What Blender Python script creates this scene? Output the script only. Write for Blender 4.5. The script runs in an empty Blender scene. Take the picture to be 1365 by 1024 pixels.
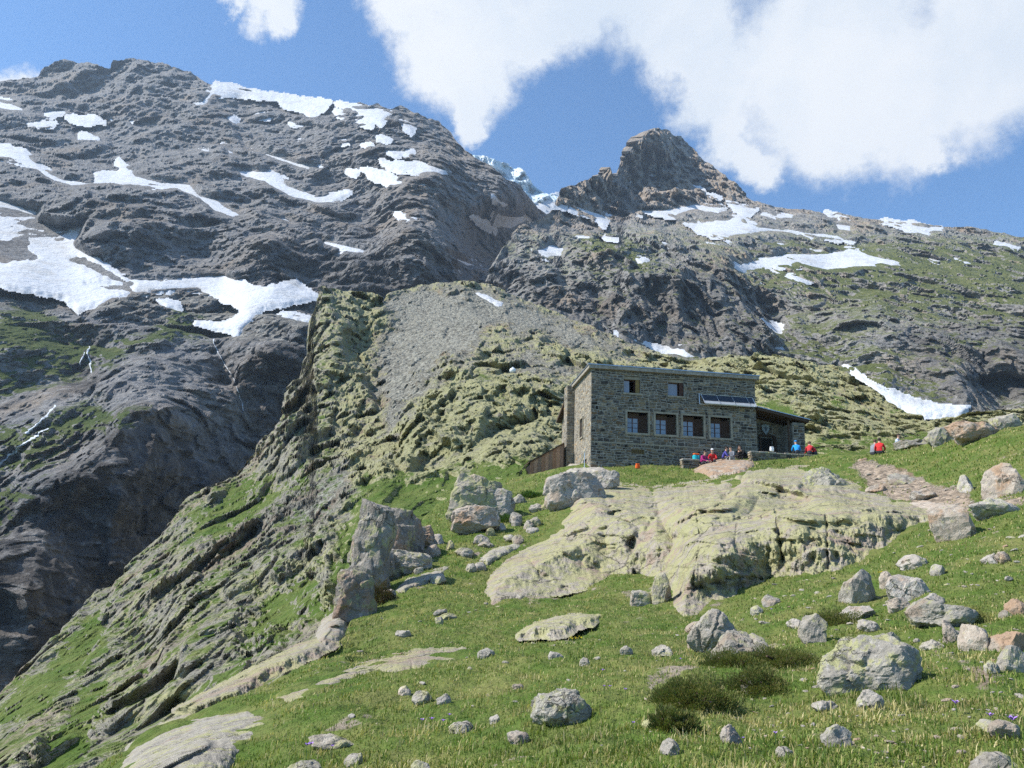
import bpy, bmesh, math, random
import numpy as np
from mathutils import Matrix, Vector

# ------------------------------------------------------------------ camera, sky, sun, exposure
SC = bpy.context.scene
COL = SC.collection
IMG_W, IMG_H = 1365.0, 1024.0
FOC = 1071.0
PITCH, ROLL = math.radians(14.0), math.radians(2.0)
EYE = np.array([0.0, 0.0, 1.65])
FWD = np.array([0.0, math.cos(PITCH), math.sin(PITCH)])
UP0 = np.array([0.0, -math.sin(PITCH), math.cos(PITCH)])
XAX = np.array([1.0, 0.0, 0.0])
RGT = XAX * math.cos(ROLL) + UP0 * math.sin(ROLL)
UPV = -XAX * math.sin(ROLL) + UP0 * math.cos(ROLL)

cam_data = bpy.data.cameras.new('camera')
cam_data.sensor_fit = 'HORIZONTAL'
cam_data.sensor_width = 36.0
cam_data.lens = 36.0 * FOC / IMG_W
cam_data.clip_start = 0.1
cam_data.clip_end = 20000.0
cam = bpy.data.objects.new('camera', cam_data)
COL.objects.link(cam)
cam.matrix_world = Matrix(((RGT[0], UPV[0], -FWD[0], EYE[0]), (RGT[1], UPV[1], -FWD[1], EYE[1]),
                           (RGT[2], UPV[2], -FWD[2], EYE[2]), (0, 0, 0, 1)))
SC.camera = cam

def sight(u, v):
    """direction of the ray through an image pixel"""
    u = np.asarray(u, float); v = np.asarray(v, float)
    xc = (u - IMG_W / 2) / FOC; yc = (IMG_H / 2 - v) / FOC
    return FWD + xc[..., None] * RGT + yc[..., None] * UPV

def at(u, v, dist):
    """the world point that lies `dist` metres north of the camera on that bearing"""
    d = sight(u, v)
    return EYE + d * (np.asarray(dist, float) / d[..., 1])[..., None]

SUN_AZ = math.radians(-96.0)      # bearing of the sun, measured from +Y towards +X
SUN_EL = math.radians(45.0)
sun_dir = Vector((math.sin(SUN_AZ) * math.cos(SUN_EL), math.cos(SUN_AZ) * math.cos(SUN_EL), math.sin(SUN_EL)))
sun_data = bpy.data.lights.new('sun', 'SUN')
sun_data.energy = 5.0
sun_data.angle = math.radians(0.53)
sun_data.color = (1.0, 0.945, 0.86)
sun = bpy.data.objects.new('sun', sun_data)
COL.objects.link(sun)
sun.rotation_euler = sun_dir.to_track_quat('Z', 'Y').to_euler()
sun.location = (0, 0, 60)

SC.view_settings.view_transform = 'Standard'
SC.view_settings.look = 'None'
SC.view_settings.gamma = 1.0
SC.view_settings.use_curve_mapping = False
SC.view_settings.exposure = 0.65
SC.cycles.use_denoising = False
SC.cycles.max_bounces = 4
SC.cycles.diffuse_bounces = 3

world = bpy.data.worlds.new('World')
SC.world = world
world.use_nodes = True

class NT:
    """tiny helper to wire node trees"""
    def __init__(self, tree):
        self.t = tree
        tree.nodes.clear()
    def n(self, typ, ins=None, **props):
        nd = self.t.nodes.new(typ)
        for k, val in props.items():
            setattr(nd, k, val)
        for k, val in (ins or {}).items():
            self.put(nd.inputs[k], val)
        return nd
    def put(self, sock, val):
        if isinstance(val, bpy.types.NodeSocket):
            self.t.links.new(val, sock)
        elif isinstance(val, bpy.types.Node):
            self.t.links.new(val.outputs[0], sock)
        else:
            if hasattr(sock.default_value, '__len__') and not hasattr(val, '__len__'):
                val = (val,) * len(sock.default_value)
            if hasattr(sock.default_value, '__len__') and len(sock.default_value) == 4 and len(val) == 3:
                val = (*val, 1.0)
            sock.default_value = val
    def math(self, op, a, b=0.0, c=0.0, clamp=False):
        nd = self.n('ShaderNodeMath', operation=op, use_clamp=clamp)
        self.put(nd.inputs[0], a); self.put(nd.inputs[1], b); self.put(nd.inputs[2], c)
        return nd.outputs[0]
    def vmath(self, op, a, b=(0, 0, 0), out=0):
        nd = self.n('ShaderNodeVectorMath', operation=op)
        self.put(nd.inputs[0], a); self.put(nd.inputs[1], b)
        return nd.outputs[out]
    def mix(self, fac, a, b, blend='MIX'):
        nd = self.n('ShaderNodeMix', data_type='RGBA', blend_type=blend, clamp_factor=True)
        self.put(nd.inputs['Factor'], fac)
        self.put(nd.inputs[6], a); self.put(nd.inputs[7], b)
        return nd.outputs[2]
    def ramp(self, fac, lo, hi, a=0.0, b=1.0, smooth=True):
        nd = self.n('ShaderNodeMapRange', interpolation_type='SMOOTHSTEP' if smooth else 'LINEAR')
        for i, val in enumerate((fac, lo, hi, a, b)):
            self.put(nd.inputs[i], val)
        return nd.outputs[0]
    def noise(self, vec, scale, detail=6.0, rough=0.6, dist=0.0, col=False):
        nd = self.n('ShaderNodeTexNoise', {'Scale': scale, 'Detail': detail, 'Roughness': rough, 'Distortion': dist})
        if vec is not None:
            self.put(nd.inputs['Vector'], vec)
        return nd.outputs['Color' if col else 0]

def build_sky():
    w = NT(world.node_tree)
    sky = w.n('ShaderNodeTexSky', sky_type='NISHITA', sun_disc=False)
    sky.sun_elevation = SUN_EL
    sky.sun_rotation = SUN_AZ
    sky.altitude = 2000.0
    sky.air_density = 1.0
    sky.dust_density = 0.9
    sky.ozone_density = 2.0
    co = w.n('ShaderNodeTexCoord').outputs['Generated']
    d = w.vmath('NORMALIZE', co)
    wob = w.noise(d, 4.5, 10.0, 0.66, col=True)
    wob = w.vmath('SUBTRACT', wob, (0.5, 0.5, 0.5))
    dw = w.vmath('ADD', d, w.vmath('MULTIPLY', wob, (0.17, 0.17, 0.17)))
    # cumulus banks: centre and half width, all in the photograph's own pixels
    blobs = [(545, 30, 70), (575, 85, 75), (630, 105, 70), (622, 160, 38), (650, 30, 105), (700, 55, 55), (760, -10, 90),
             (870, 10, 100), (905, 75, 70), (950, 130, 75), (985, 190, 55), (1015, 215, 45), (1080, 90, 150), (1120, 190, 60), (1190, 150, 110),
             (1238, 205, 38), (1290, 75, 130), (1370, 20, 110), (355, 14, 52), (368, 44, 34), (300, 0, 25), (4, 84, 40),
             (900, -170, 240), (1250, -230, 300), (560, -150, 130), (200, -260, 130), (1650, -80, 200), (1900, 300, 150), (-350, 60, 120)]
    acc = None
    for (u, v, r) in blobs:
        c = sight(u, v); c = c / np.linalg.norm(c)
        rr = r / FOC
        dist = w.vmath('DISTANCE', dw, tuple(c), out=1)
        val = w.math('MULTIPLY_ADD', dist, -1.0 / rr, 1.0)
        acc = val if acc is None else w.math('SMOOTH_MAX', acc, val, 0.25)
    # the same broken cumulus carries on over the rest of the sky, behind the viewer too
    back = w.math('MULTIPLY', w.ramp(w.n('ShaderNodeSeparateXYZ', {0: d}).outputs[1], 0.1, -0.35), 1.0)
    far = w.math('MULTIPLY_ADD', w.noise(d, 2.2, 3.0, 0.5), 2.4, -1.25)
    acc = w.math('MAXIMUM', acc, w.math('MULTIPLY_ADD', back, 1.0, w.math('MULTIPLY_ADD', far, 1.0, -1.0)))
    fine = w.noise(d, 13.0, 8.0, 0.68)
    m = w.math('ADD', acc, w.math('MULTIPLY_ADD', fine, 0.75, -0.375))
    mask = w.ramp(m, 0.06, 0.52)
    lump = w.noise(w.vmath('ADD', d, w.vmath('MULTIPLY', wob, (0.2, 0.2, 0.2))), 4.0, 5.0, 0.55)
    ccol = w.mix(w.ramp(lump, 0.35, 0.68), (4.5, 4.85, 5.25), (5.6, 5.65, 5.7))
    mask = w.math('MULTIPLY', mask, 0.97)
    deep = w.mix(1.0, sky.outputs[0], (0.66, 1.0, 1.22), 'MULTIPLY')
    bg = w.n('ShaderNodeBackground', {'Color': w.mix(mask, deep, ccol), 'Strength': 0.115})
    out = w.n('ShaderNodeOutputWorld')
    w.t.links.new(bg.outputs[0], out.inputs[0])
build_sky()

# ------------------------------------------------------------------ numeric helpers
RNG = np.random.default_rng(7)
random.seed(7)
_perm = np.random.default_rng(11).permutation(256).astype(np.int32)
_perm = np.concatenate([_perm, _perm, _perm])
_g = np.random.default_rng(12).normal(size=(256, 3)); _g /= np.linalg.norm(_g, axis=1)[:, None]
_g = _g.astype(np.float32)

def perlin(p):
    p = np.asarray(p, np.float32)
    i = np.floor(p).astype(np.int32); f = p - i
    i &= 255
    w = f * f * f * (f * (f * 6 - 15) + 10)
    res = 0
    for dx in (0, 1):
        wx = w[:, 0] if dx else 1 - w[:, 0]
        hx = _perm[i[:, 0] + dx]
        for dy in (0, 1):
            wy = wx * (w[:, 1] if dy else 1 - w[:, 1])
            hy = _perm[(hx + i[:, 1] + dy)]
            for dz in (0, 1):
                wz = wy * (w[:, 2] if dz else 1 - w[:, 2])
                g = _g[_perm[hy + i[:, 2] + dz] & 255]
                res = res + wz * (g[:, 0] * (f[:, 0] - dx) + g[:, 1] * (f[:, 1] - dy) + g[:, 2] * (f[:, 2] - dz))
    return res * 1.5

def fbm(p, octaves=4, gain=0.5, ridged=False):
    s = 0; a = 1.0; tot = 0
    q = np.asarray(p, np.float32)
    for k in range(octaves):
        n = perlin(q + 17.3 * k)
        if ridged: n = 0.8 - 2.0 * np.abs(n)
        s = s + a * n; tot += a; a *= gain; q = q * 2.03
    return s / tot

def facets(p, tilt=1.0, sharp=42.0):
    """blocky rock: every cell of a Voronoi partition is a plane of its own tilt and height, joined by short ramps"""
    p = np.asarray(p, np.float32)
    base = np.floor(p).astype(np.int32)
    num = np.zeros(len(p), np.float32); den = np.full(len(p), 1e-9, np.float32)
    for dx in (-1, 0, 1):
        for dy in (-1, 0, 1):
            for dz in (-1, 0, 1):
                c = base + np.array([dx, dy, dz], np.int32)
                h = _perm[(_perm[(_perm[c[:, 0] & 255] + c[:, 1]) & 255] + c[:, 2]) & 255]
                g = _g[h]; g2 = _g[_perm[h + 57] & 255]
                o = p - (c + 0.5 + 0.42 * g)
                w = np.exp(-sharp * (o * o).sum(1))
                num += w * (tilt * (o * g2).sum(1) + 0.45 * g[:, 0]); den += w
    return num / den

def smooth01(x, a, b):
    t = np.clip((x - a) / (b - a), 0, 1)
    return t * t * (3 - 2 * t)

class TPS:
    def __init__(self, pts, lam=0.02):
        pts = np.array(pts, float)
        self.c = pts[:, :2] / 100.0; n = len(pts)
        y = np.log(pts[:, 2])
        K = self.k(self.c, self.c) + lam * np.eye(n)
        Pm = np.c_[np.ones(n), self.c]
        A = np.block([[K, Pm], [Pm.T, np.zeros((3, 3))]])
        self.w = np.linalg.solve(A, np.r_[y, 0, 0, 0])
    @staticmethod
    def k(a, b):
        d2 = ((a[:, None, :] - b[None]) ** 2).sum(-1)
        return 0.5 * d2 * np.log(np.maximum(d2, 1e-12))
    def __call__(self, u, v):
        q = np.c_[np.ravel(u), np.ravel(v)] / 100.0
        out = np.empty(len(q))
        for s in range(0, len(q), 60000):
            qq = q[s:s + 60000]
            out[s:s + 60000] = self.k(qq, self.c) @ self.w[:-3] + self.w[-3] + qq @ self.w[-2:]
        return np.exp(out).reshape(np.shape(u))

def sdf_poly(poly, u, v):
    """signed distance (positive inside) to a closed outline"""
    P = np.array(poly, float); Q = np.roll(P, -1, 0)
    x = np.ravel(u).astype(float); y = np.ravel(v).astype(float)
    dmin = np.full(x.shape, 1e18); inside = np.zeros(x.shape, bool)
    for (ax, ay), (bx, by) in zip(P, Q):
        ex, ey = bx - ax, by - ay
        t = np.clip(((x - ax) * ex + (y - ay) * ey) / (ex * ex + ey * ey + 1e-9), 0, 1)
        d = (x - ax - t * ex) ** 2 + (y - ay - t * ey) ** 2
        dmin = np.minimum(dmin, d)
        if ay != by:
            c = (ay > y) != (by > y)
            inside ^= c & (x < (bx - ax) * (y - ay) / (by - ay) + ax)
    s = np.sqrt(dmin)
    return np.where(inside, s, -s).reshape(np.shape(u))

def dist_line(line, u, v):
    x = np.ravel(u).astype(float); y = np.ravel(v).astype(float)
    dmin = np.full(x.shape, 1e18)
    for (ax, ay), (bx, by) in zip(line[:-1], line[1:]):
        ex, ey = bx - ax, by - ay
        t = np.clip(((x - ax) * ex + (y - ay) * ey) / (ex * ex + ey * ey + 1e-9), 0, 1)
        dmin = np.minimum(dmin, (x - ax - t * ex) ** 2 + (y - ay - t * ey) ** 2)
    return np.sqrt(dmin).reshape(np.shape(u))

def mesh_np(name, verts, faces, mat=None, attrs=None, smooth=False, mats=None, mat_idx=None):
    """mesh from numpy arrays (all faces with the same number of corners)"""
    me = bpy.data.meshes.new(name)
    verts = np.asarray(verts, np.float32); faces = np.asarray(faces, np.int32)
    n, k = faces.shape
    me.vertices.add(len(verts)); me.vertices.foreach_set('co', verts.ravel())
    me.loops.add(n * k); me.loops.foreach_set('vertex_index', faces.ravel())
    me.polygons.add(n)
    me.polygons.foreach_set('loop_start', np.arange(0, n * k, k, dtype=np.int32))
    me.polygons.foreach_set('loop_total', np.full(n, k, np.int32))
    me.polygons.foreach_set('use_smooth', np.full(n, smooth, bool))
    for m in (mats or ([mat] if mat else [])):
        me.materials.append(m)
    if mat_idx is not None:
        me.polygons.foreach_set('material_index', np.asarray(mat_idx, np.int32))
    me.update(calc_edges=True)
    for an, data in (attrs or {}).items():
        a = me.color_attributes.new(an, 'FLOAT_COLOR', 'POINT')
        d4 = np.ones((len(verts), 4), np.float32); d4[:, :data.shape[1]] = data
        a.data.foreach_set('color', d4.ravel())
    return me

def link(name, me, parent=None, **tags):
    o = bpy.data.objects.new(name, me)
    COL.objects.link(o)
    if parent is not None: o.parent = parent
    for k, v in tags.items(): o[k] = v
    return o

def empty(name, loc=(0, 0, 0), rz=0.0, **tags):
    o = bpy.data.objects.new(name, None)
    COL.objects.link(o)
    o.location = loc; o.rotation_euler = (0, 0, rz)
    o.empty_display_size = 0.3
    for k, v in tags.items(): o[k] = v
    return o

def grid_faces(nr, nc):
    i = np.arange((nr - 1) * nc).reshape(nr - 1, nc)[:, :-1].ravel()
    return np.c_[i, i + nc, i + nc + 1, i + 1]

def grid_normals(P):
    du = np.gradient(P, axis=1); dv = np.gradient(P, axis=0)
    n = np.cross(dv, du)
    n /= np.linalg.norm(n, axis=2)[..., None] + 1e-12
    toward = EYE - P
    s = np.sign((n * toward).sum(2)); s[s == 0] = 1
    return n

# ------------------------------------------------------------------ materials
MATS = {}
def material(name):
    m = bpy.data.materials.new(name); m.use_nodes = True
    MATS[name] = m
    return m, NT(m.node_tree)

def finish(t, color, rough=0.9, bump=None, bump_dist=0.02, bump_str=1.0, spec=0.25, **extra):
    b = t.n('ShaderNodeBsdfPrincipled', {'Base Color': color, 'Roughness': rough, 'Specular IOR Level': spec})
    for k, v in extra.items():
        t.put(b.inputs[k.replace('_', ' ')], v)
    if bump is not None:
        bn = t.n('ShaderNodeBump', {'Strength': bump_str, 'Distance': bump_dist, 'Height': bump})
        t.put(b.inputs['Normal'], bn.outputs[0])
    out = t.n('ShaderNodeOutputMaterial')
    t.t.links.new(b.outputs[0], out.inputs[0])
    return b

def terrain_material(name, unit, rock_a, rock_b, brown, lichen, grass_a, grass_b, scree, lichen_cut=0.5, bump=0.5, dark=(0.05, 0.05, 0.05), streak=None):
    """`unit` = size in metres of the finest thing to see; the vertex colour `mask` holds grass, scree and lichen cover"""
    m, t = material(name)
    geo = t.n('ShaderNodeNewGeometry')
    p = geo.outputs['Position']
    msk = t.n('ShaderNodeVertexColor', layer_name='mask')
    sep = t.n('ShaderNodeSeparateColor', {0: msk.outputs[0]})
    big = t.noise(p, 0.03 / unit, 5.0, 0.6)
    mid = t.noise(p, 0.14 / unit, 6.0, 0.65)
    fine = t.noise(p, 0.7 / unit, 4.0, 0.7)
    col = t.mix(t.ramp(mid, 0.35, 0.65), rock_a, rock_b)
    col = t.mix(t.ramp(big, 0.5, 0.68), col, brown)
    col = t.mix(t.math('MULTIPLY', t.ramp(fine, 0.52, 0.7), 0.6), col, dark)
    if streak:
        st = t.n('ShaderNodeMapping', {'Vector': p, 'Scale': (1.0, 1.0, 0.12)})
        sn = t.noise(st.outputs[0], 0.11 / unit, 5.0, 0.6)
        col = t.mix(t.math('MULTIPLY', t.ramp(sn, 0.5, 0.66), 0.6), col, streak)
    pn = t.n('ShaderNodeMapping', {'Vector': p, 'Rotation': (0.0, 0.35, 0.0), 'Scale': (0.5, 0.5, 1.6)})
    pal = t.noise(pn.outputs[0], 0.2 / unit, 7.0, 0.75)
    col = t.mix(t.math('MULTIPLY', t.ramp(pal, 0.54, 0.7), 0.6), col, tuple(min(1, c * 1.55) for c in rock_b))
    col = t.mix(t.math('MULTIPLY', t.ramp(pal, 0.46, 0.32), 0.55), col, dark)
    wet_shade = t.n('ShaderNodeSeparateColor', {0: t.n('ShaderNodeVertexColor', layer_name='stain_shade').outputs[0]}).outputs[0]
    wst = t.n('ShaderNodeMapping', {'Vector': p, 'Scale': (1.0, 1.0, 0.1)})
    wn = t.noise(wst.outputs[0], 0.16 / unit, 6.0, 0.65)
    col = t.mix(t.math('MULTIPLY', wet_shade, t.ramp(wn, 0.32, 0.55)), col, (0.03, 0.03, 0.031))  # water streaks and painted shade both darken the rock here
    col = t.mix(t.math('MULTIPLY', msk.outputs['Alpha'], t.ramp(mid, 0.3, 0.62)), col, brown)
    ln = t.noise(p, 0.22 / unit, 7.0, 0.72)
    lm = t.math('ADD', ln, t.math('MULTIPLY_ADD', sep.outputs[2], 0.5, -0.25))
    col = t.mix(t.math('MULTIPLY', t.ramp(lm, lichen_cut - 0.06, lichen_cut + 0.1), 0.85), col, lichen)
    sp = t.noise(p, 0.55 / unit, 7.0, 0.8)
    col = t.mix(t.math('MULTIPLY', t.ramp(sp, 0.5, 0.62), 0.6), col, dark)
    col = t.mix(t.math('MULTIPLY', t.ramp(sp, 0.48, 0.36), 0.4), col, tuple(min(1, c * 1.35) for c in rock_b))
    sc = t.n('ShaderNodeTexVoronoi', {'Vector': p, 'Scale': 0.5 / unit})
    scc = t.n('ShaderNodeSeparateColor', {0: sc.outputs['Color']})
    scol = t.mix(scc.outputs[0], tuple(c * 0.75 for c in scree), tuple(min(1, c * 1.9) for c in scree))
    scol = t.mix(t.math('MULTIPLY', scc.outputs[1], 0.15), scol, brown)
    jit = t.math('MULTIPLY_ADD', mid, 0.9, -0.45)
    jit2 = t.math('MULTIPLY_ADD', fine, 0.7, -0.35)
    sm = t.ramp(t.math('ADD', sep.outputs[1], t.math('ADD', jit, jit2)), 0.38, 0.58)
    col = t.mix(sm, col, scol)
    gcol = t.mix(t.ramp(t.noise(p, 0.09 / unit, 5.0, 0.7), 0.35, 0.68), grass_a, grass_b)
    gcol = t.mix(t.math('MULTIPLY', t.ramp(fine, 0.45, 0.7), 0.45), gcol, tuple(c * 0.45 for c in grass_a))
    gm = t.ramp(t.math('ADD', sep.outputs[0], t.math('ADD', jit, jit2)), 0.4, 0.6)
    col = t.mix(gm, col, gcol)
    h = t.math('ADD', t.math('MULTIPLY', t.noise(p, 0.3 / unit, 6.0, 0.7), 1.0), t.math('MULTIPLY', t.math('MULTIPLY', sc.outputs['Distance'], sm), -0.5))
    finish(t, col, 0.92, h, bump * unit * 4.0, 1.0, 0.15)
    return m

M_LEFT = terrain_material('dark_gneiss', 2.2, (0.19, 0.192, 0.198), (0.28, 0.275, 0.268), (0.25, 0.212, 0.175), (0.15, 0.152, 0.115),
                          (0.06, 0.09, 0.022), (0.11, 0.13, 0.045), (0.16, 0.155, 0.14), 0.66, 0.6, (0.05, 0.05, 0.053), (0.06, 0.058, 0.055))
M_RIGHT = terrain_material('grey_granite', 2.0, (0.22, 0.22, 0.218), (0.31, 0.3, 0.28), (0.36, 0.285, 0.21), (0.25, 0.255, 0.15),
                           (0.1, 0.12, 0.035), (0.16, 0.17, 0.07), (0.2, 0.195, 0.18), 0.58, 0.6, (0.07, 0.07, 0.072), (0.085, 0.085, 0.088))
M_HILL = terrain_material('lichen_crag', 0.32, (0.22, 0.21, 0.175), (0.31, 0.295, 0.24), (0.25, 0.19, 0.14), (0.33, 0.325, 0.155),
                          (0.075, 0.13, 0.02), (0.15, 0.18, 0.05), (0.18, 0.178, 0.15), 0.53, 0.6, (0.07, 0.07, 0.06))
M_MEADOW = terrain_material('alpine_turf', 0.09, (0.26, 0.22, 0.17), (0.36, 0.31, 0.25), (0.2, 0.14, 0.09), (0.3, 0.3, 0.16),
                            (0.08, 0.135, 0.022), (0.18, 0.19, 0.06), (0.23, 0.185, 0.14), 0.66, 0.5, (0.09, 0.075, 0.05))

def make_snow():
    m, t = material('old_snow')
    p = t.n('ShaderNodeNewGeometry').outputs['Position']
    n1 = t.noise(p, 0.05, 6.0, 0.65); n2 = t.noise(p, 0.4, 5.0, 0.6)
    col = t.mix(t.ramp(n1, 0.45, 0.72), (0.57, 0.59, 0.62), (0.47, 0.465, 0.45))
    col = t.mix(t.math('MULTIPLY', t.ramp(n2, 0.6, 0.75), 0.45), col, (0.42, 0.39, 0.35))
    finish(t, col, 0.75, t.noise(p, 0.16, 6.0, 0.65), 2.0, 0.9, 0.3)
    m2, t = material('glacier_ice')
    p = t.n('ShaderNodeNewGeometry').outputs['Position']
    col = t.mix(t.ramp(t.noise(p, 0.03, 6.0, 0.7), 0.4, 0.65), (0.62, 0.68, 0.72), (0.4, 0.56, 0.64))
    finish(t, col, 0.6, t.noise(p, 0.08, 6.0, 0.7), 4.0, 1.0, 0.4)
    return m, m2
M_SNOW, M_ICE = make_snow()

def rock_material(name, a, b, lichen, lichen_amt, brown, brown_amt, scale=1.0, pale=(0.5, 0.47, 0.43)):
    m, t = material(name)
    oi = t.n('ShaderNodeObjectInfo')
    p = t.n('ShaderNodeNewGeometry').outputs['Position']
    col = t.mix(t.ramp(t.noise(p, 2.2 * scale, 7.0, 0.65), 0.36, 0.64), a, b)
    col = t.mix(t.math('MULTIPLY', t.ramp(t.noise(p, 6.0 * scale, 5.0, 0.7), 0.55, 0.66), 0.7), col, pale)
    bm_ = t.math('ADD', t.noise(p, 1.1 * scale, 5.0, 0.6), t.math('MULTIPLY_ADD', oi.outputs['Random'], 0.2, -0.1))
    col = t.mix(t.math('MULTIPLY', t.ramp(bm_, 0.62 - brown_amt * 0.25, 0.75 - brown_amt * 0.25), 0.8), col, brown)
    lw = t.noise(p, 3.2 * scale, 8.0, 0.72)
    lm = t.math('ADD', lw, t.math('MULTIPLY', t.noise(p, 0.7 * scale, 3.0, 0.5), 0.4))
    col = t.mix(t.math('MULTIPLY', t.ramp(lm, 0.86 - lichen_amt * 0.35, 0.94 - lichen_amt * 0.3), 0.8), col, lichen)
    col = t.mix(t.math('MULTIPLY', t.ramp(t.noise(p, 9.0 * scale, 6.0, 0.78), 0.54, 0.68), 0.7), col, (0.07, 0.068, 0.06))
    col = t.mix(t.math('MULTIPLY_ADD', oi.outputs['Random'], 0.3, 0.0), col, tuple(c * 0.62 for c in a))
    wp = t.vmath('ADD', p, t.vmath('MULTIPLY', t.noise(p, 1.3 * scale, 4.0, 0.6, col=True), (0.9, 0.9, 0.9)))
    ck = t.n('ShaderNodeTexVoronoi', {'Vector': wp, 'Scale': 0.9 * scale}, feature='DISTANCE_TO_EDGE')
    crack = t.math('MULTIPLY', t.ramp(ck.outputs[0], 0.03, 0.0), t.ramp(t.noise(p, 0.8 * scale, 3.0, 0.5), 0.42, 0.6))
    col = t.mix(t.math('MULTIPLY', crack, 0.75), col, (0.06, 0.055, 0.045))
    h = t.math('ADD', t.noise(p, 7.0 * scale, 8.0, 0.7), t.math('MULTIPLY', t.noise(p, 28.0 * scale, 4.0, 0.6), 0.3))
    h = t.math('SUBTRACT', h, t.math('MULTIPLY', crack, 0.5))
    finish(t, col, 0.93, h, 0.05 / scale, 1.0, 0.15)
    return m

R_SLAB = rock_material('slab_lichen_granite', (0.29, 0.26, 0.21), (0.38, 0.34, 0.28), (0.37, 0.365, 0.165), 0.66, (0.34, 0.25, 0.19), 0.4, 0.8, (0.5, 0.46, 0.39))
R_GREY = rock_material('grey_boulder_rock', (0.29, 0.265, 0.225), (0.42, 0.385, 0.325), (0.4, 0.39, 0.18), 0.42, (0.3, 0.23, 0.17), 0.2, 1.6)
R_PALE = rock_material('pale_boulder_rock', (0.34, 0.31, 0.27), (0.46, 0.42, 0.37), (0.4, 0.4, 0.2), 0.3, (0.38, 0.28, 0.2), 0.3, 1.6, (0.58, 0.55, 0.5))
R_RUST = rock_material('rusty_boulder_rock', (0.36, 0.3, 0.24), (0.48, 0.42, 0.35), (0.42, 0.4, 0.2), 0.2, (0.38, 0.23, 0.13), 0.45, 1.6, (0.58, 0.54, 0.47))
R_DARK = rock_material('crag_rock', (0.2, 0.18, 0.155), (0.31, 0.28, 0.235), (0.34, 0.34, 0.16), 0.32, (0.33, 0.2, 0.13), 0.45, 0.9)
R_LICHEN = rock_material('lichen_boulder_rock', (0.27, 0.25, 0.215), (0.37, 0.345, 0.29), (0.38, 0.38, 0.16), 0.46, (0.3, 0.22, 0.16), 0.1, 2.4)

def plain(name, col, rough=0.8, spec=0.3, var=0.25, scale=8.0, bump=0.0, metal=0.0):
    m, t = material(name)
    p = t.n('ShaderNodeTexCoord').outputs['Object']
    n = t.noise(p, scale, 5.0, 0.6)
    c = t.mix(t.ramp(n, 0.3, 0.7), tuple(x * (1 - var) for x in col), tuple(min(1, x * (1 + var)) for x in col))
    finish(t, c, rough, n if bump else None, bump or 0.01, 0.6, spec, Metallic=metal)
    return m
# ------------------------------------------------------------------ landforms
def press(B, N, lift=0.35):
    e = EYE - B; e /= np.linalg.norm(e, axis=2)[..., None]
    c = (N * e).sum(2)
    return 0.75 * e / np.clip(c, 0.5, 1.0)[..., None] + lift * N

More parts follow.
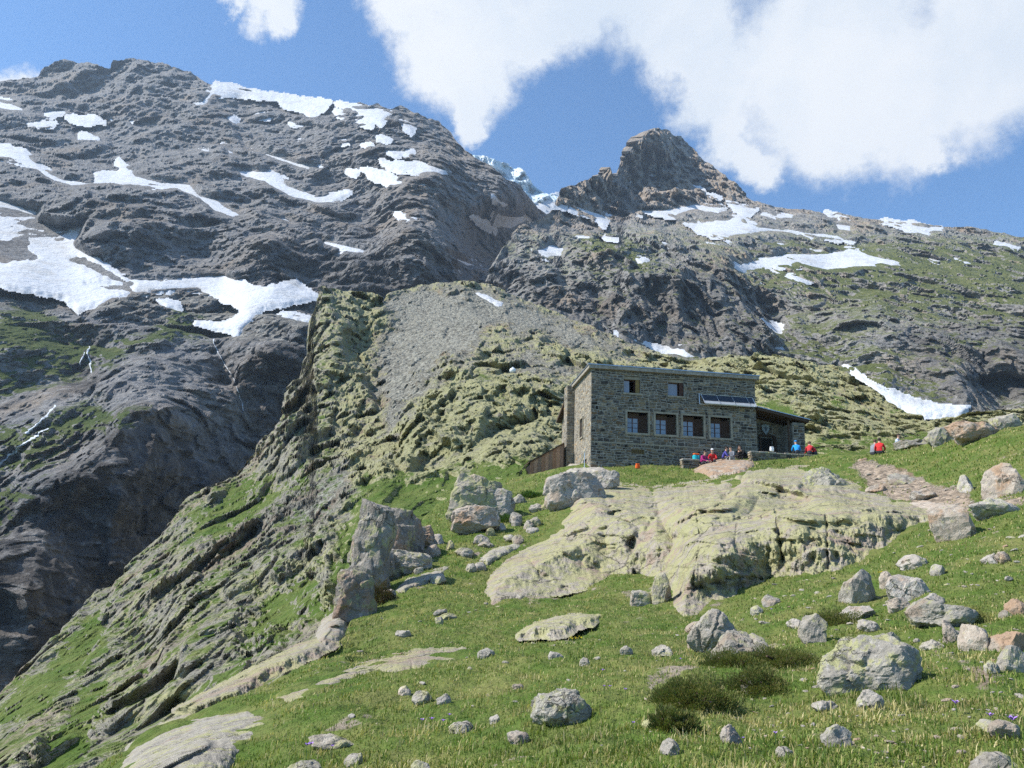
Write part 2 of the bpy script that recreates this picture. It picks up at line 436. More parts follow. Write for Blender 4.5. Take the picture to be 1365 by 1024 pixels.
class Sheet:
    """one landform: its crest line and guessed distances, set at image pixels, that a smooth surface is drawn through"""
    def __init__(self, top, bot, du, rows, pts, disp, feats=(), skirt=7, skirt_drop=0.55, lam=0.02, px_fade=2.0, jag=0.0, ref=None, beds=(), radial=True, gain=1.0, lift=0.3, boost=()):
        self.top = np.array(top, float); self.bot = np.array(bot, float)
        self.u0, self.u1 = self.top[0, 0], self.top[-1, 0]
        self.tps = TPS(pts, lam); self.feats = feats; self.disp = disp; self.px_fade = px_fade
        self.skirt = skirt; self.rows = rows; self.ref = ref; self.gain = gain; self.ysq = 0.32 if radial else 1.0
        nc = int((self.u1 - self.u0) / du) + 1
        self.us = np.linspace(self.u0, self.u1, nc)
        vt = np.interp(self.us, *self.top.T); vb = np.interp(self.us, *self.bot.T)
        if jag:
            q = np.c_[self.us / 22.0, np.full(nc, 3.1), np.full(nc, 0.7)]
            vt = vt + jag * (fbm(q, 5, 0.6, True))
        self.vt, self.vb = vt, vb
        t = np.linspace(0, 1, rows)[:, None]
        self.U = np.repeat(self.us[None], rows, 0); self.V = vt[None] * (1 - t) + vb[None] * t
        B = self.base(self.U, self.V)
        if skirt:
            top_p = B[0]; away = top_p - EYE; away[:, 2] = 0
            r = np.linalg.norm(away, axis=1)[:, None]; away /= r
            ext = []
            for k in range(skirt, 0, -1):
                s = (0.012 * k + 0.012 * k * k) * r
                ext.append(top_p + away * s + np.array([0, 0, -1.0]) * s * skirt_drop * (0.35 + 0.13 * k))
            B = np.concatenate([np.array(ext), B])
        self.N = grid_normals(B)
        self.B = B
        dsp = self.relief(B.reshape(-1, 3))
        dsp = dsp.reshape(B.shape[:2])
        for poly, k in boost:
            U, V = self.uv_full()
            dsp = dsp * (1 + (k - 1) * cover(U, V, [poly], 12.0))
        if len(beds):
            U, V = self.uv_full()
            bed = cover(U, V, beds, 4.0)
            r = np.linalg.norm(B - EYE, axis=2)
            dsp = dsp * (1 - 0.92 * bed) - 0.001 * r * bed
        self.D = self.N
        if radial:        # weathered back along the line of sight, so cliffs keep an even mesh
            self.D = press(B, self.N, lift)
            self.D[:skirt] = 0.4 * self.N[:skirt]
            dsp[:skirt] = np.minimum(dsp[:skirt], 0)
        self.P = B + self.D * dsp[..., None]
        self.NP = grid_normals(self.P)
    def base(self, U, V):
        Y = self.tps(U, V)
        for line, wid, amt in self.feats:
            Y = Y * (1 + 0.6 * amt * np.exp(-(dist_line(line, U, V) / wid) ** 2))
        return at(U, V, Y)
    def relief(self, p, scale=1.0):
        r = np.linalg.norm(p - EYE, axis=1)
        px = r / 800.0
        out = np.zeros(len(p))
        for kind, L, amp, an in self.disp:
            w = np.clip(L / (px * self.px_fade) - 0.6, 0, 1)
            if not w.any(): continue
            q = (p / L) * np.array(an) * np.array([1.0, self.ysq, 1.25])
            if kind == 'fbm': n = perlin(q)
            elif kind == 'ridge': n = 0.45 - np.abs(perlin(q)) * 1.8
            elif kind == 'billow': n = np.abs(perlin(q)) * 1.8 - 0.4
            elif kind == 'strata':      # tilted beds: sloping treads and steep risers
                w_ = (p[:, 2] + 0.36 * p[:, 0] + 0.12 * p[:, 1]) / L + 0.9 * perlin(p / (L * 3.1)) + 0.25 * perlin(p / (L * 0.8))
                f_ = w_ - np.floor(w_)
                n = (f_ - smooth01(f_, 0.72, 1.0)) * (0.6 + 0.8 * perlin(p / (L * 2.3) + 40.0))
            elif kind == 'facet':
                warp = np.stack([perlin(q * 0.7 + 31.0 * k) for k in (1, 2, 3)], 1) * 0.5
                n = facets(q + warp)
            out += amp * w * n
        if self.ref:
            out *= np.clip(r / self.ref[0], self.ref[1], 1.0)
        return out * scale * self.gain
    def where(self, u, v):
        """point on the finished ground for image pixels inside the sheet"""
        u = np.atleast_1d(np.asarray(u, float)); v = np.atleast_1d(np.asarray(v, float))
        c = np.clip((u - self.u0) / (self.u1 - self.u0) * (len(self.us) - 1), 0, len(self.us) - 1.001)
        vt = np.interp(u, self.us, self.vt); vb = np.interp(u, self.us, self.vb)
        r = np.clip((v - vt) / (vb - vt), 0, 0.9999) * (self.rows - 1) + self.skirt
        r = np.clip(r, 0, self.P.shape[0] - 1.001)
        i, j = r.astype(int), c.astype(int); fr, fc = (r - i)[:, None], (c - j)[:, None]
        P = self.P
        p = (P[i, j] * (1 - fc) + P[i, j + 1] * fc) * (1 - fr) + (P[i + 1, j] * (1 - fc) + P[i + 1, j + 1] * fc) * fr
        return p, self.NP[i, j]
    def build(self, name, mat, mask, stain_shade=None, **tags):
        at_ = {'mask': mask}
        if stain_shade is not None: at_['stain_shade'] = np.repeat(stain_shade.reshape(-1, 1), 3, 1)
        me = mesh_np(name, self.P.reshape(-1, 3), grid_faces(*self.P.shape[:2]), mat, at_, smooth=False)
        return link(name, me, **tags)
    def uv_full(self):
        U = np.concatenate([np.repeat(self.us[None], self.skirt, 0), self.U])
        V = np.concatenate([np.repeat(self.vt[None], self.skirt, 0), self.V])
        return U, V

def cover(U, V, polys, soft, wander=0.0):
    m = np.zeros(U.shape)
    jit = 0.0
    if wander: jit = wander * fbm(np.c_[U.ravel() / 34.0, V.ravel() / 22.0, np.full(U.size, 2.2)], 5, 0.65).reshape(U.shape)
    for poly in polys:
        P = np.array(poly)
        lo, hi = P.min(0) - soft * 2 - wander, P.max(0) + soft * 2 + wander
        sel = (U > lo[0]) & (U < hi[0]) & (V > lo[1]) & (V < hi[1])
        if sel.any():
            m[sel] = np.maximum(m[sel], np.clip(0.5 + (sdf_poly(poly, U[sel], V[sel]) + (jit[sel] if wander else 0.0)) / (2 * soft), 0, 1))
    return m

# outlines of the snow beds, as image pixels
left_snow = [
 ([(-40, 128), (0, 133), (20, 137), (40, 148), (85, 149), (70, 155), (40, 152), (0, 148), (-40, 145)], 'snow strip high on the left edge of the dark massif', ()),
 ([(262, 140), (278, 123), (288, 112), (312, 115), (337, 122), (370, 127), (398, 131), (441, 136), (425, 149), (400, 147), (381, 143), (368, 133), (340, 129), (323, 128), (300, 126), (288, 127), (274, 138)], 'snow lying along the summit ridge of the dark massif', ()),
 ([(-20, 192), (0, 195), (32, 200), (55, 222), (85, 238), (122, 241), (126, 227), (155, 227), (158, 213), (182, 232), (215, 240), (255, 243), (268, 258), (290, 265), (312, 279), (338, 289), (310, 294), (285, 285), (265, 268), (235, 256), (195, 259), (150, 248), (95, 251), (60, 238), (40, 222), (0, 209), (-20, 207)], 'long snow band curving across the middle of the dark massif', ()),
 ([(90, 156), (125, 157), (140, 163), (105, 165)], 'small snow streak below the left summit', ()),
 ([(36, 162), (75, 164), (70, 168), (40, 166)], 'thin snow streak under the left snow strip', ()),
 ([(322, 188), (345, 199), (370, 206), (400, 216), (428, 223), (400, 226), (360, 213), (325, 197)], 'narrow diagonal snow streak on the dark massif', ()),
 ([(314, 226), (365, 226), (385, 245), (420, 260), (465, 257), (445, 273), (420, 274), (380, 262), (350, 244), (320, 236)], 'curved snow tongue above the dark cliff band', ()),
 ([(352, 286), (380, 288), (399, 298), (385, 300)], 'short snow sliver under the curved tongue', ()),
 ([(-30, 258), (0, 264), (55, 279), (52, 292), (80, 301), (118, 296), (110, 312), (102, 326), (135, 350), (168, 372), (215, 373), (270, 366), (300, 364), (330, 380), (350, 386), (395, 375), (424, 397), (385, 405), (350, 412), (330, 432), (318, 446), (262, 430), (300, 432), (326, 416), (308, 404), (262, 386), (205, 389), (175, 392), (140, 403), (105, 414), (85, 396), (0, 381), (-30, 380)],
  'broad snowfield filling the foot of the dark massif', [[(-30, 322), (20, 326), (50, 344), (10, 352), (-30, 350)], [(92, 346), (115, 343), (180, 378), (170, 382), (130, 366)], [(115, 378), (170, 376), (175, 388), (140, 388)]]),
 ([(368, 424), (378, 417), (402, 420), (426, 430), (420, 436), (395, 430)], 'little snow patch beside the craggy pillar top', ()),
 ([(450, 138), (480, 143), (520, 150), (510, 166), (495, 160), (470, 149)], 'snow pocket near the right end of the massif ridge', ()),
 ([(508, 216), (560, 219), (600, 228), (570, 232), (520, 226)], 'flat snow ledge on the right flank of the massif', ()),
 ([(482, 225), (515, 232), (540, 246), (525, 248), (500, 240)], 'broken snow just below the flat snow ledge', ()),
 ([(424, 317), (445, 321), (494, 332), (485, 340), (455, 336), (430, 328)], 'snow bed low on the massif above the cliffs', ()),
 ([(528, 284), (552, 292), (540, 296)], 'tiny snow spot right of the curved tongue', ()),
 ([(536, 163), (553, 170), (548, 178), (540, 172)], 'tiny snow fleck under the ridge end', ()),
 ([(590, 336), (625, 347), (650, 357), (622, 358), (604, 348)], 'snow gully strip above the scree mound', ()),
 ([(600, 354), (614, 356), (624, 370), (614, 374)], 'snow sliver under the gully strip', ()),
 ([(630, 290), (668, 305), (662, 311), (640, 300)], 'slanting snow streak in the shaded gully', ()),
 ([(660, 284), (700, 287), (706, 293), (682, 308), (656, 302)], 'snow fan below the hanging glacier', ()),
 ([(657, 261), (682, 273), (672, 278), (660, 270)], 'small snow spot on the dark wall by the glacier', ()),
 ([(270, 198), (283, 199), (282, 205), (272, 204)], 'small bright snow dot amid the massif', ()),
 ([(306, 155), (318, 158), (316, 167), (309, 165)], 'small snow dot under the summit ridge', ()),
 ([(296, 193), (312, 200), (318, 208), (304, 208)], 'small snow wedge left of the diagonal streak', ()),
 ([(212, 399), (238, 404), (240, 412), (222, 410)], 'streaky snow remnant on the grey moraine', ()),
]
right_snow = [
 ([(818, 262), (833, 255), (852, 286), (840, 281)], 'steep snow runnel left of the rocky peak'),
 ([(856, 281), (890, 277), (927, 270), (966, 277), (958, 287), (930, 281), (900, 290)], 'snow shelf right under the rocky peak'),
 ([(914, 297), (969, 292), (985, 286), (972, 271), (1008, 280), (990, 294), (1012, 300), (1065, 306), (1118, 314), (1136, 322), (1065, 314), (1022, 311), (964, 317), (937, 311)], 'long snow terrace below the rocky peak'),
 ([(968, 356), (1012, 345), (1044, 335), (1091, 337), (1134, 332), (1171, 340), (1232, 355), (1176, 354), (1102, 363), (1060, 354), (985, 364)], 'widest snow terrace on the grey shoulder'),
 ([(1018, 287), (1045, 284), (1076, 290), (1040, 294)], 'thin snow dash on the crest of the shoulder'),
 ([(1174, 295), (1214, 297), (1255, 306), (1235, 313), (1203, 303)], 'snow dash on the right skyline ridge'),
 ([(1328, 324), (1358, 329), (1350, 334)], 'last snow fleck at the right end of the skyline'),
 ([(1038, 366), (1083, 373), (1070, 377)], 'thin snow dash under the widest terrace'),
 ([(1013, 319), (1052, 323), (1046, 329), (1018, 326)], 'short snow dash between the two terraces'),
 ([(712, 333), (735, 324), (757, 329), (749, 342), (728, 345)], 'snow patch on the grey buttress left of the peak'),
 ([(760, 281), (785, 278), (812, 288), (806, 303), (790, 288)], 'snow hook on the knoll left of the peak'),
 ([(840, 340), (862, 347), (856, 355)], 'snow fleck on the round grey knoll'),
 ([(1110, 296), (1134, 300), (1138, 312), (1116, 308)], 'snow spot beside the crest stones'),
 ([(1100, 283), (1118, 287), (1120, 292), (1104, 291)], 'tiny snow spot on the shoulder skyline'),
 ([(822, 444), (884, 465), (905, 462), (935, 478), (914, 479), (870, 466)], 'snow strip in the trough above the hut roof'),
 ([(1024, 458), (1046, 459), (1052, 471), (1032, 470)], 'small snow patch above the lean-to'),
 ([(1016, 428), (1050, 439), (1040, 442)], 'thin snow line in the dark cleft'),
 ([(1052, 446), (1062, 448), (1074, 460), (1064, 460)], 'slim snow line right of the dark cleft'),
 ([(1126, 486), (1166, 513), (1213, 531), (1261, 543), (1292, 543), (1278, 558), (1224, 553), (1171, 532), (1136, 502)], 'big snow tongue sloping down behind the boulders'),
]
# --- the massif on the left with the gorge below it
left_top = [(-200, 120), (-60, 112), (0, 106), (22, 104), (40, 103), (60, 90), (75, 83), (90, 80), (105, 83), (120, 82), (133, 87), (145, 88), (152, 80), (166, 79), (178, 75), (195, 79), (215, 82),
            (236, 88), (255, 93), (270, 104), (285, 110), (315, 117), (340, 121), (372, 127), (400, 130), (430, 134), (450, 132), (462, 139), (480, 134), (492, 141), (505, 137), (520, 146), (533, 139),
            (548, 146), (570, 156), (585, 160), (600, 171), (608, 185), (620, 199), (636, 210), (650, 217), (672, 236), (690, 246), (705, 262), (716, 275), (740, 292), (780, 320)]
left_bot = [(-200, 1010), (-60, 985), (100, 955), (330, 740), (460, 520), (520, 420), (780, 420)]
left_pts = [(-60, 985, 205), (0, 940, 212), (0, 860, 220), (0, 760, 236), (60, 860, 238), (60, 730, 250), (120, 780, 264), (120, 650, 272), (200, 720, 300), (200, 640, 300), (200, 562, 304), (260, 690, 332), (260, 600, 334), (300, 630, 362), (0, 640, 290), (60, 580, 322), (120, 500, 372), (150, 540, 330), (190, 530, 335), (330, 590, 402), (330, 520, 415),
            (400, 530, 452), (400, 470, 462), (300, 448, 458), (300, 500, 428), (150, 430, 450), (0, 400, 440), (100, 410, 480), (420, 440, 480), (420, 400, 545), (330, 400, 520), (250, 400, 530), (0, 330, 580), (100, 330, 620),
            (200, 300, 690), (300, 330, 665), (300, 372, 600), (450, 380, 600), (450, 330, 690), (560, 370, 610), (520, 320, 690), (600, 380, 640), (0, 215, 820), (0, 250, 720), (150, 240, 830), (150, 270, 720), (250, 258, 830), (400, 270, 850), (500, 300, 790), (580, 320, 700),
            (625, 345, 820), (650, 310, 1020), (700, 290, 1180), (716, 275, 1220), (660, 260, 960), (620, 220, 1040), (590, 230, 900), (560, 160, 1150), (400, 135, 1260), (290, 115, 1300), (180, 80, 1350), (0, 110, 1300), (300, 200, 1020), (500, 200, 960),
            (100, 160, 1100), (780, 320, 1250), (780, 420, 900), (680, 420, 760), (460, 520, 470), (330, 740, 380), (-200, 112, 1350), (-200, 400, 480), (-200, 985, 190), (-200, 640, 280)]
left_feats = [([(355, 290), (360, 370)], 22, -0.05), ([(470, 330), (480, 375)], 25, -0.04), ([(545, 300), (560, 350)], 28, -0.05), ([(400, 330), (405, 375)], 14, 0.04),
              ([(585, 215), (640, 270), (690, 268)], 20, -0.05), ([(600, 290), (640, 345)], 18, 0.06), ([(160, 130), (155, 210)], 20, 0.02), ([(320, 140), (330, 250)], 16, 0.03),
              ([(100, 470), (110, 530)], 25, 0.05), ([(170, 545), (210, 535), (250, 560)], 22, -0.07), ([(230, 600), (200, 700)], 40, 0.06), ([(285, 450), (310, 520), (335, 580)], 14, 0.03),
              ([(60, 650), (30, 720), (0, 800)], 30, -0.04), ([(200, 275), (260, 265), (320, 300)], 24, -0.04), ([(130, 330), (250, 290), (330, 345)], 34, -0.04), ([(60, 255), (120, 270)], 20, -0.03)]
LEFT = Sheet(left_top, left_bot, 1.6, 540, left_pts,
             [('fbm', 260, 20, (1, 1, 1)), ('ridge', 130, 14, (1, 1, .7)), ('facet', 64, 7.5, (1, 1, .8)), ('strata', 60, 12, (1, 1, 1)), ('strata', 23, 4.5, (1, 1, 1)), ('ridge', 40, 2.6, (1, 1, .65)), ('facet', 25, 3.4, (1, 1, .8)), ('ridge', 26, 3.0, (1, 1, .25)), ('ridge', 10, 1.5, (1, 1, .25)), ('facet', 10, 2.4, (1, 1, .7)),
              ('facet', 5, 1.5, (1, 1, .8)), ('fbm', 2.6, 0.8, (1, 1, 1)), ('fbm', 1.2, 0.4, (1, 1, 1))], left_feats, jag=4.0, ref=(650, 0.4), beds=[p for p, _, h in left_snow], gain=1.5, lift=0.14, lam=0.004, boost=[([(-200, 540), (100, 560), (200, 545), (430, 430), (460, 520), (330, 740), (100, 960), (-200, 1010)], 1.7), ([(-200, 100), (60, 80), (200, 70), (290, 110), (240, 170), (-200, 180)], 1.4)])
def left_mask():
    U, V = LEFT.uv_full(); nz = LEFT.NP[..., 2]
    flat = smooth01(nz, 0.45, 0.8)
    g = cover(U, V, [[(-60, 405), (60, 400), (90, 430), (190, 440), (240, 400), (290, 430), (280, 455), (180, 470), (150, 500), (60, 520), (-60, 560)],
                     [(-60, 560), (60, 560), (120, 530), (200, 545), (185, 580), (120, 600), (60, 640), (-60, 660)], [(-60, 660), (70, 640), (60, 680), (-60, 780)]], 22)
    g = np.maximum(g * (0.28 + 0.5 * flat), 0.30 * flat * smooth01(V, 330, 420) * 0.5)
    s = cover(U, V, [[(-60, 380), (110, 415), (170, 392), (300, 385), (420, 430), (425, 470), (300, 455), (200, 430), (80, 410), (-60, 400)], [(640, 300), (700, 295), (690, 330), (655, 345)]], 10) * (0.35 + 0.5 * flat)
    l = 0.25 + 0.3 * smooth01(V, 420, 560) * flat
    wm = 0.15 + 0.5 * cover(U, V, [[(560, 160), (640, 230), (600, 330), (500, 300)], [(330, 300), (420, 300), (420, 380), (340, 380)], [(200, 560), (330, 480), (400, 500), (330, 600), (230, 620)]], 30, 30)
    return np.stack([g.ravel(), s.ravel(), l.ravel(), wm.ravel()], 1)
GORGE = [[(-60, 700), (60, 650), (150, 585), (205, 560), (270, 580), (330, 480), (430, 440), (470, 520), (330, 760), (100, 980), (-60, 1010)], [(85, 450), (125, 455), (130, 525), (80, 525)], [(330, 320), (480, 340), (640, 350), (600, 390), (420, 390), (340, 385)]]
# downward water streaks on gorge rock, plus the wall's shade put into its colour
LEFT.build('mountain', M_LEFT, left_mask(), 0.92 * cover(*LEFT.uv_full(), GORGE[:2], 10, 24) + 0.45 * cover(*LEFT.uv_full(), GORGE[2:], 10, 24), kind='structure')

# --- the peak and its shoulder on the right
right_top = [(600, 400), (640, 395), (655, 365), (664, 345), (675, 320), (690, 302), (720, 290), (738, 276), (748, 255), (760, 247), (775, 241), (790, 236), (800, 231), (807, 224), (815, 234), (822, 230), (830, 208),
             (838, 196), (848, 186), (862, 178), (872, 173), (888, 172), (900, 180), (908, 180), (920, 189), (932, 204), (945, 213), (958, 224), (968, 238), (980, 248), (995, 258), (1004, 268), (1030, 274), (1050, 277), (1080, 280),
             (1105, 288), (1118, 281), (1130, 286), (1160, 291), (1200, 295), (1250, 300), (1300, 304), (1365, 315), (1440, 326), (1540, 345)]
right_bot = [(600, 520), (800, 560), (1000, 600), (1200, 630), (1540, 640)]
right_pts = [(600, 520, 420), (660, 400, 580), (700, 400, 545), (680, 330, 660), (740, 380, 545), (740, 345, 640), (800, 440, 470), (900, 470, 470), (1000, 470, 470), (1020, 500, 440), (1100, 520, 410), (1200, 580, 350), (1365, 560, 350), (1365, 500, 400), (1365, 450, 440),
             (850, 330, 640), (850, 390, 540), (950, 350, 640), (950, 400, 545), (1040, 430, 560), (1060, 380, 640), (1200, 450, 455), (1120, 420, 540), (750, 300, 780), (745, 260, 880), (800, 240, 980), (820, 265, 1060), (880, 175, 1260), (850, 220, 1190),
             (950, 225, 1230), (1000, 265, 1120), (880, 270, 1060), (930, 300, 900), (1100, 320, 860), (1100, 355, 745), (1000, 345, 750), (1000, 310, 850), (1100, 285, 1020), (1250, 300, 960), (1250, 340, 800), (1365, 315, 920), (1365, 390, 640), (1200, 365, 690),
             (1300, 430, 500), (1440, 640, 300), (800, 560, 400), (1440, 326, 900), (1540, 345, 850), (1540, 640, 290), (1540, 450, 460)]
right_feats = [([(880, 330), (905, 400), (920, 460)], 26, -0.05), ([(960, 345), (985, 400), (1000, 450)], 24, -0.05), ([(945, 390), (955, 450)], 10, 0.06), ([(800, 320), (760, 370), (700, 380)], 22, -0.03), ([(820, 400), (850, 440)], 18, -0.04),
               ([(1010, 405), (1040, 440)], 12, 0.07), ([(870, 190), (865, 250)], 10, -0.03), ([(900, 190), (925, 260)], 9, 0.02), ([(690, 310), (720, 360)], 18, -0.04), ([(1250, 470), (1290, 520)], 20, -0.05), ([(1310, 490), (1340, 530)], 16, 0.07),
               ([(1180, 395), (1150, 440), (1180, 500)], 22, -0.04), ([(780, 270), (830, 300)], 12, 0.02), ([(860, 290), (900, 330)], 14, 0.02), ([(1070, 400), (1110, 470)], 16, 0.04)]
RIGHT = Sheet(right_top, right_bot, 1.5, 300, right_pts,
              [('fbm', 220, 15, (1, 1, 1)), ('ridge', 110, 11, (1, 1, .45)), ('facet', 56, 7.5, (1, 1, .4)), ('strata', 48, 5, (1, 1, 1)), ('ridge', 40, 3.4, (1, 1, .5)), ('facet', 24, 3.8, (1, 1, .5)), ('ridge', 24, 2.8, (1, 1, .25)), ('ridge', 10, 1.5, (1, 1, .25)), ('facet', 10, 2.4, (1, 1, .5)),
               ('facet', 4.6, 1.4, (1, 1, .6)), ('fbm', 2.4, 0.75, (1, 1, 1)), ('fbm', 1.1, 0.35, (1, 1, 1))], right_feats, jag=2.0, ref=(600, 0.4), beds=[p for p, _ in right_snow], gain=1.5, lift=0.18, lam=0.006, boost=[([(738, 250), (800, 225), (840, 185), (890, 165), (960, 215), (1010, 268), (930, 275), (860, 285), (800, 290)], 2.5), ([(650, 360), (760, 300), (900, 330), (1040, 400), (1040, 480), (800, 480)], 1.4)])
def right_mask():
    U, V = RIGHT.uv_full(); nz = RIGHT.NP[..., 2]
    flat = smooth01(nz, 0.45, 0.8)
    g = (0.2 + 0.25 * flat) * smooth01(V, 280, 330) * smooth01(U, 720, 800) + cover(U, V, [[(1010, 330), (1440, 320), (1440, 430), (1250, 420), (1120, 400), (1010, 380)], [(740, 300), (800, 295), (870, 330), (860, 370), (760, 360)], [(1040, 430), (1200, 480), (1260, 530), (1180, 540), (1060, 490)]], 25) * 0.18 * (0.3 + flat)
    s = cover(U, V, [[(1260, 540), (1440, 500), (1440, 600), (1280, 580)], [(1000, 430), (1060, 450), (1110, 480), (1080, 490), (1010, 470)]], 14) * 0.6
    l = 0.45 + 0.35 * smooth01(V, 270, 330) * flat - 0.4 * cover(U, V, [[(640, 350), (760, 380), (900, 340), (1040, 420), (1010, 480), (800, 470)], [(1200, 440), (1440, 400), (1440, 560), (1180, 540)]], 25)
    wm = 0.12 + 0.88 * cover(U, V, [[(790, 250), (840, 180), (890, 165), (960, 215), (1010, 268), (930, 275), (860, 285), (800, 290)], [(690, 300), (760, 240), (800, 240), (800, 300)]], 14)
    l = l * (1 - 0.6 * wm)
    return np.stack([g.ravel(), s.ravel(), l.ravel(), wm.ravel()], 1)
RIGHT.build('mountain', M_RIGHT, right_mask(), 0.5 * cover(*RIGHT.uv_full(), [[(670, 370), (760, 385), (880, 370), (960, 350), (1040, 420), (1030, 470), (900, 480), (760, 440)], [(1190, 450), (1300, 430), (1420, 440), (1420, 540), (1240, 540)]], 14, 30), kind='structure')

# --- hanging glacier in the saddle between them
glac_top = [(600, 192), (620, 200), (632, 205), (645, 207), (655, 211), (666, 215), (676, 217), (684, 224), (694, 226), (700, 234), (708, 240), (716, 248), (724, 254), (732, 259), (742, 259), (756, 262), (800, 275)]
GLAC = Sheet(glac_top, [(600, 330), (800, 360)], 1.3, 90, [(600, 192, 1500), (800, 275, 1650), (700, 240, 1560), (700, 290, 1400), (600, 330, 1350), (800, 360, 1400), (740, 262, 1560), (735, 285, 1450)],
             [('ridge', 60, 20, (1, 1, 1)), ('facet', 26, 15, (1, 1, .5)), ('facet', 10, 5, (1, 1, .6))], jag=3.0)
GLAC.build('glacier', M_ICE, np.zeros((GLAC.P.shape[0] * GLAC.P.shape[1], 3)), kind='structure')

# --- the craggy hillside: gully slope on the left, lichened mound behind the hut
hill_top = [(-160, 1080), (-50, 975), (0, 925), (30, 893), (60, 865), (100, 822), (118, 800), (130, 786), (150, 782), (170, 752), (190, 732), (215, 708), (235, 680), (250, 660), (272, 652), (300, 640), (320, 622), (345, 598), (362, 572), (380, 548),
            (390, 524), (399, 508), (407, 486), (412, 466), (416, 444), (419, 420), (423, 398), (430, 386), (450, 384), (470, 388), (495, 392), (510, 402), (520, 392), (535, 384), (560, 380), (610, 376), (650, 379), (700, 398), (740, 414),
            (770, 428), (800, 440), (830, 452), (870, 467), (900, 475), (940, 480), (980, 479), (1010, 474), (1030, 473), (1080, 480), (1110, 486), (1130, 498), (1160, 520), (1185, 538), (1200, 546), (1240, 556), (1290, 560), (1340, 553), (1420, 548), (1520, 540)]
hill_bot = [(-160, 1200), (-50, 1150), (150, 1100), (300, 1010), (440, 900), (500, 790), (560, 720), (740, 665), (1000, 640), (1200, 640), (1520, 640)]
hill_pts = [(-160, 1080, 44), (-160, 1200, 16), (1520, 640, 40), (1520, 545, 75), (-50, 975, 50), (0, 925, 56), (0, 1024, 30), (-50, 1120, 20), (100, 1024, 23), (100, 950, 36), (100, 900, 50), (60, 865, 62), (130, 790, 78), (200, 850, 52), (190, 740, 86), (250, 850, 43), (250, 760, 66), (250, 662, 104), (150, 1100, 15), (300, 1010, 16), (300, 940, 24), (400, 840, 33), (430, 880, 24),
            (350, 760, 52), (350, 700, 72), (420, 700, 62), (440, 620, 82), (330, 622, 118), (400, 522, 148), (400, 580, 108), (425, 400, 188), (450, 450, 160), (560, 380, 225), (650, 380, 235), (520, 500, 140), (500, 440, 175), (500, 600, 92), (520, 650, 64), (600, 660, 55), (600, 620, 68), (620, 520, 108), (600, 570, 86),
            (650, 470, 135), (740, 430, 195), (690, 430, 180), (700, 600, 68), (750, 560, 84), (760, 490, 120), (850, 600, 74), (850, 520, 120), (850, 460, 185), (900, 490, 160), (1050, 480, 165), (1050, 520, 120), (1050, 580, 84), (1100, 600, 68), (1200, 590, 64), (1160, 525, 125), (1300, 590, 58), (1340, 560, 76), (1200, 552, 105), (1270, 565, 85),
            (1420, 640, 44), (1200, 640, 48), (1000, 640, 60), (740, 665, 50), (560, 720, 40), (500, 790, 30)]
hill_feats = [([(430, 400), (450, 430), (440, 500), (420, 540)], 16, -0.05), ([(500, 400), (480, 460), (505, 540)], 14, 0.04), ([(640, 490), (600, 560), (560, 600)], 28, -0.05), ([(620, 560), (640, 580)], 14, 0.04),
              ([(700, 500), (720, 560), (700, 600)], 26, -0.05), ([(250, 800), (320, 770), (380, 740)], 26, -0.05), ([(160, 870), (240, 850), (300, 800)], 24, -0.03), ([(330, 740), (350, 790), (300, 860)], 14, 0.04), ([(0, 960), (90, 900), (200, 760)], 18, -0.03),
              ([(540, 520), (530, 600)], 10, 0.03), ([(660, 450), (740, 460)], 16, -0.03), ([(1020, 490), (1100, 505)], 16, -0.03), ([(1060, 545), (1150, 560)], 14, -0.03), ([(470, 680), (500, 660), (545, 690)], 20, -0.05), ([(560, 640), (590, 600)], 16, -0.03)]
MOUND_SNOW = [(623, 386), (645, 390), (674, 403), (664, 411), (640, 399)]
HILL = Sheet(hill_top, hill_bot, 1.35, 285, hill_pts,
             [('fbm', 34, 2.4, (1, 1, 1)), ('ridge', 15, 1.5, (1, 1, .8)), ('facet', 8, 2.0, (1, 1, .55)), ('ridge', 5.5, 0.5, (1, 1, .4)), ('strata', 4.0, 0.2, (1, 1, 1)), ('facet', 3.4, 1.05, (1.2, 1, .6)), ('facet', 1.5, 0.46, (1.2, 1, .7)), ('facet', 0.65, 0.2, (1, 1, .8)), ('fbm', 0.33, 0.09, (1, 1, 1))],
             hill_feats, jag=2.5, ref=(90, 0.4), gain=1.55, beds=[MOUND_SNOW], boost=[([(-60, 985), (130, 770), (260, 650), (280, 720), (150, 850), (0, 1010)], 0.6), ([(60, 1060), (200, 810), (300, 690), (440, 650), (480, 760), (430, 870), (250, 980)], 1.25)])
HILL_SCREE = [[(505, 545), (495, 500), (515, 440), (520, 395), (560, 382), (650, 382), (740, 420), (700, 432), (650, 440), (640, 462), (600, 490), (560, 530), (520, 570)], [(360, 690), (455, 625), (470, 660), (450, 690), (400, 710), (340, 715)],
              [(650, 470), (740, 478), (770, 500), (700, 490)], [(640, 380), (770, 432), (870, 470), (780, 470), (700, 445), (640, 440)]]
HILL_GRASS = [[(240, 690), (330, 630), (400, 610), (450, 630), (440, 650), (360, 690), (330, 720), (250, 730)], [(440, 640), (620, 620), (760, 600), (760, 670), (560, 720), (500, 800), (440, 840), (440, 770), (455, 690)], [(0, 930), (140, 800), (150, 860), (60, 960), (-50, 990)],
              [(100, 920), (150, 900), (130, 1010), (80, 1060), (30, 1060)], [(370, 790), (440, 740), (450, 830), (330, 870), (330, 830)], [(1060, 590), (1420, 560), (1420, 640), (1060, 640)], [(640, 500), (680, 515), (670, 530), (650, 520)],
              [(520, 400), (620, 384), (730, 420), (660, 430)], [(1090, 500), (1130, 540), (1210, 548), (1180, 560), (1110, 545)], [(940, 560), (1010, 530), (1080, 540), (1060, 580)]]
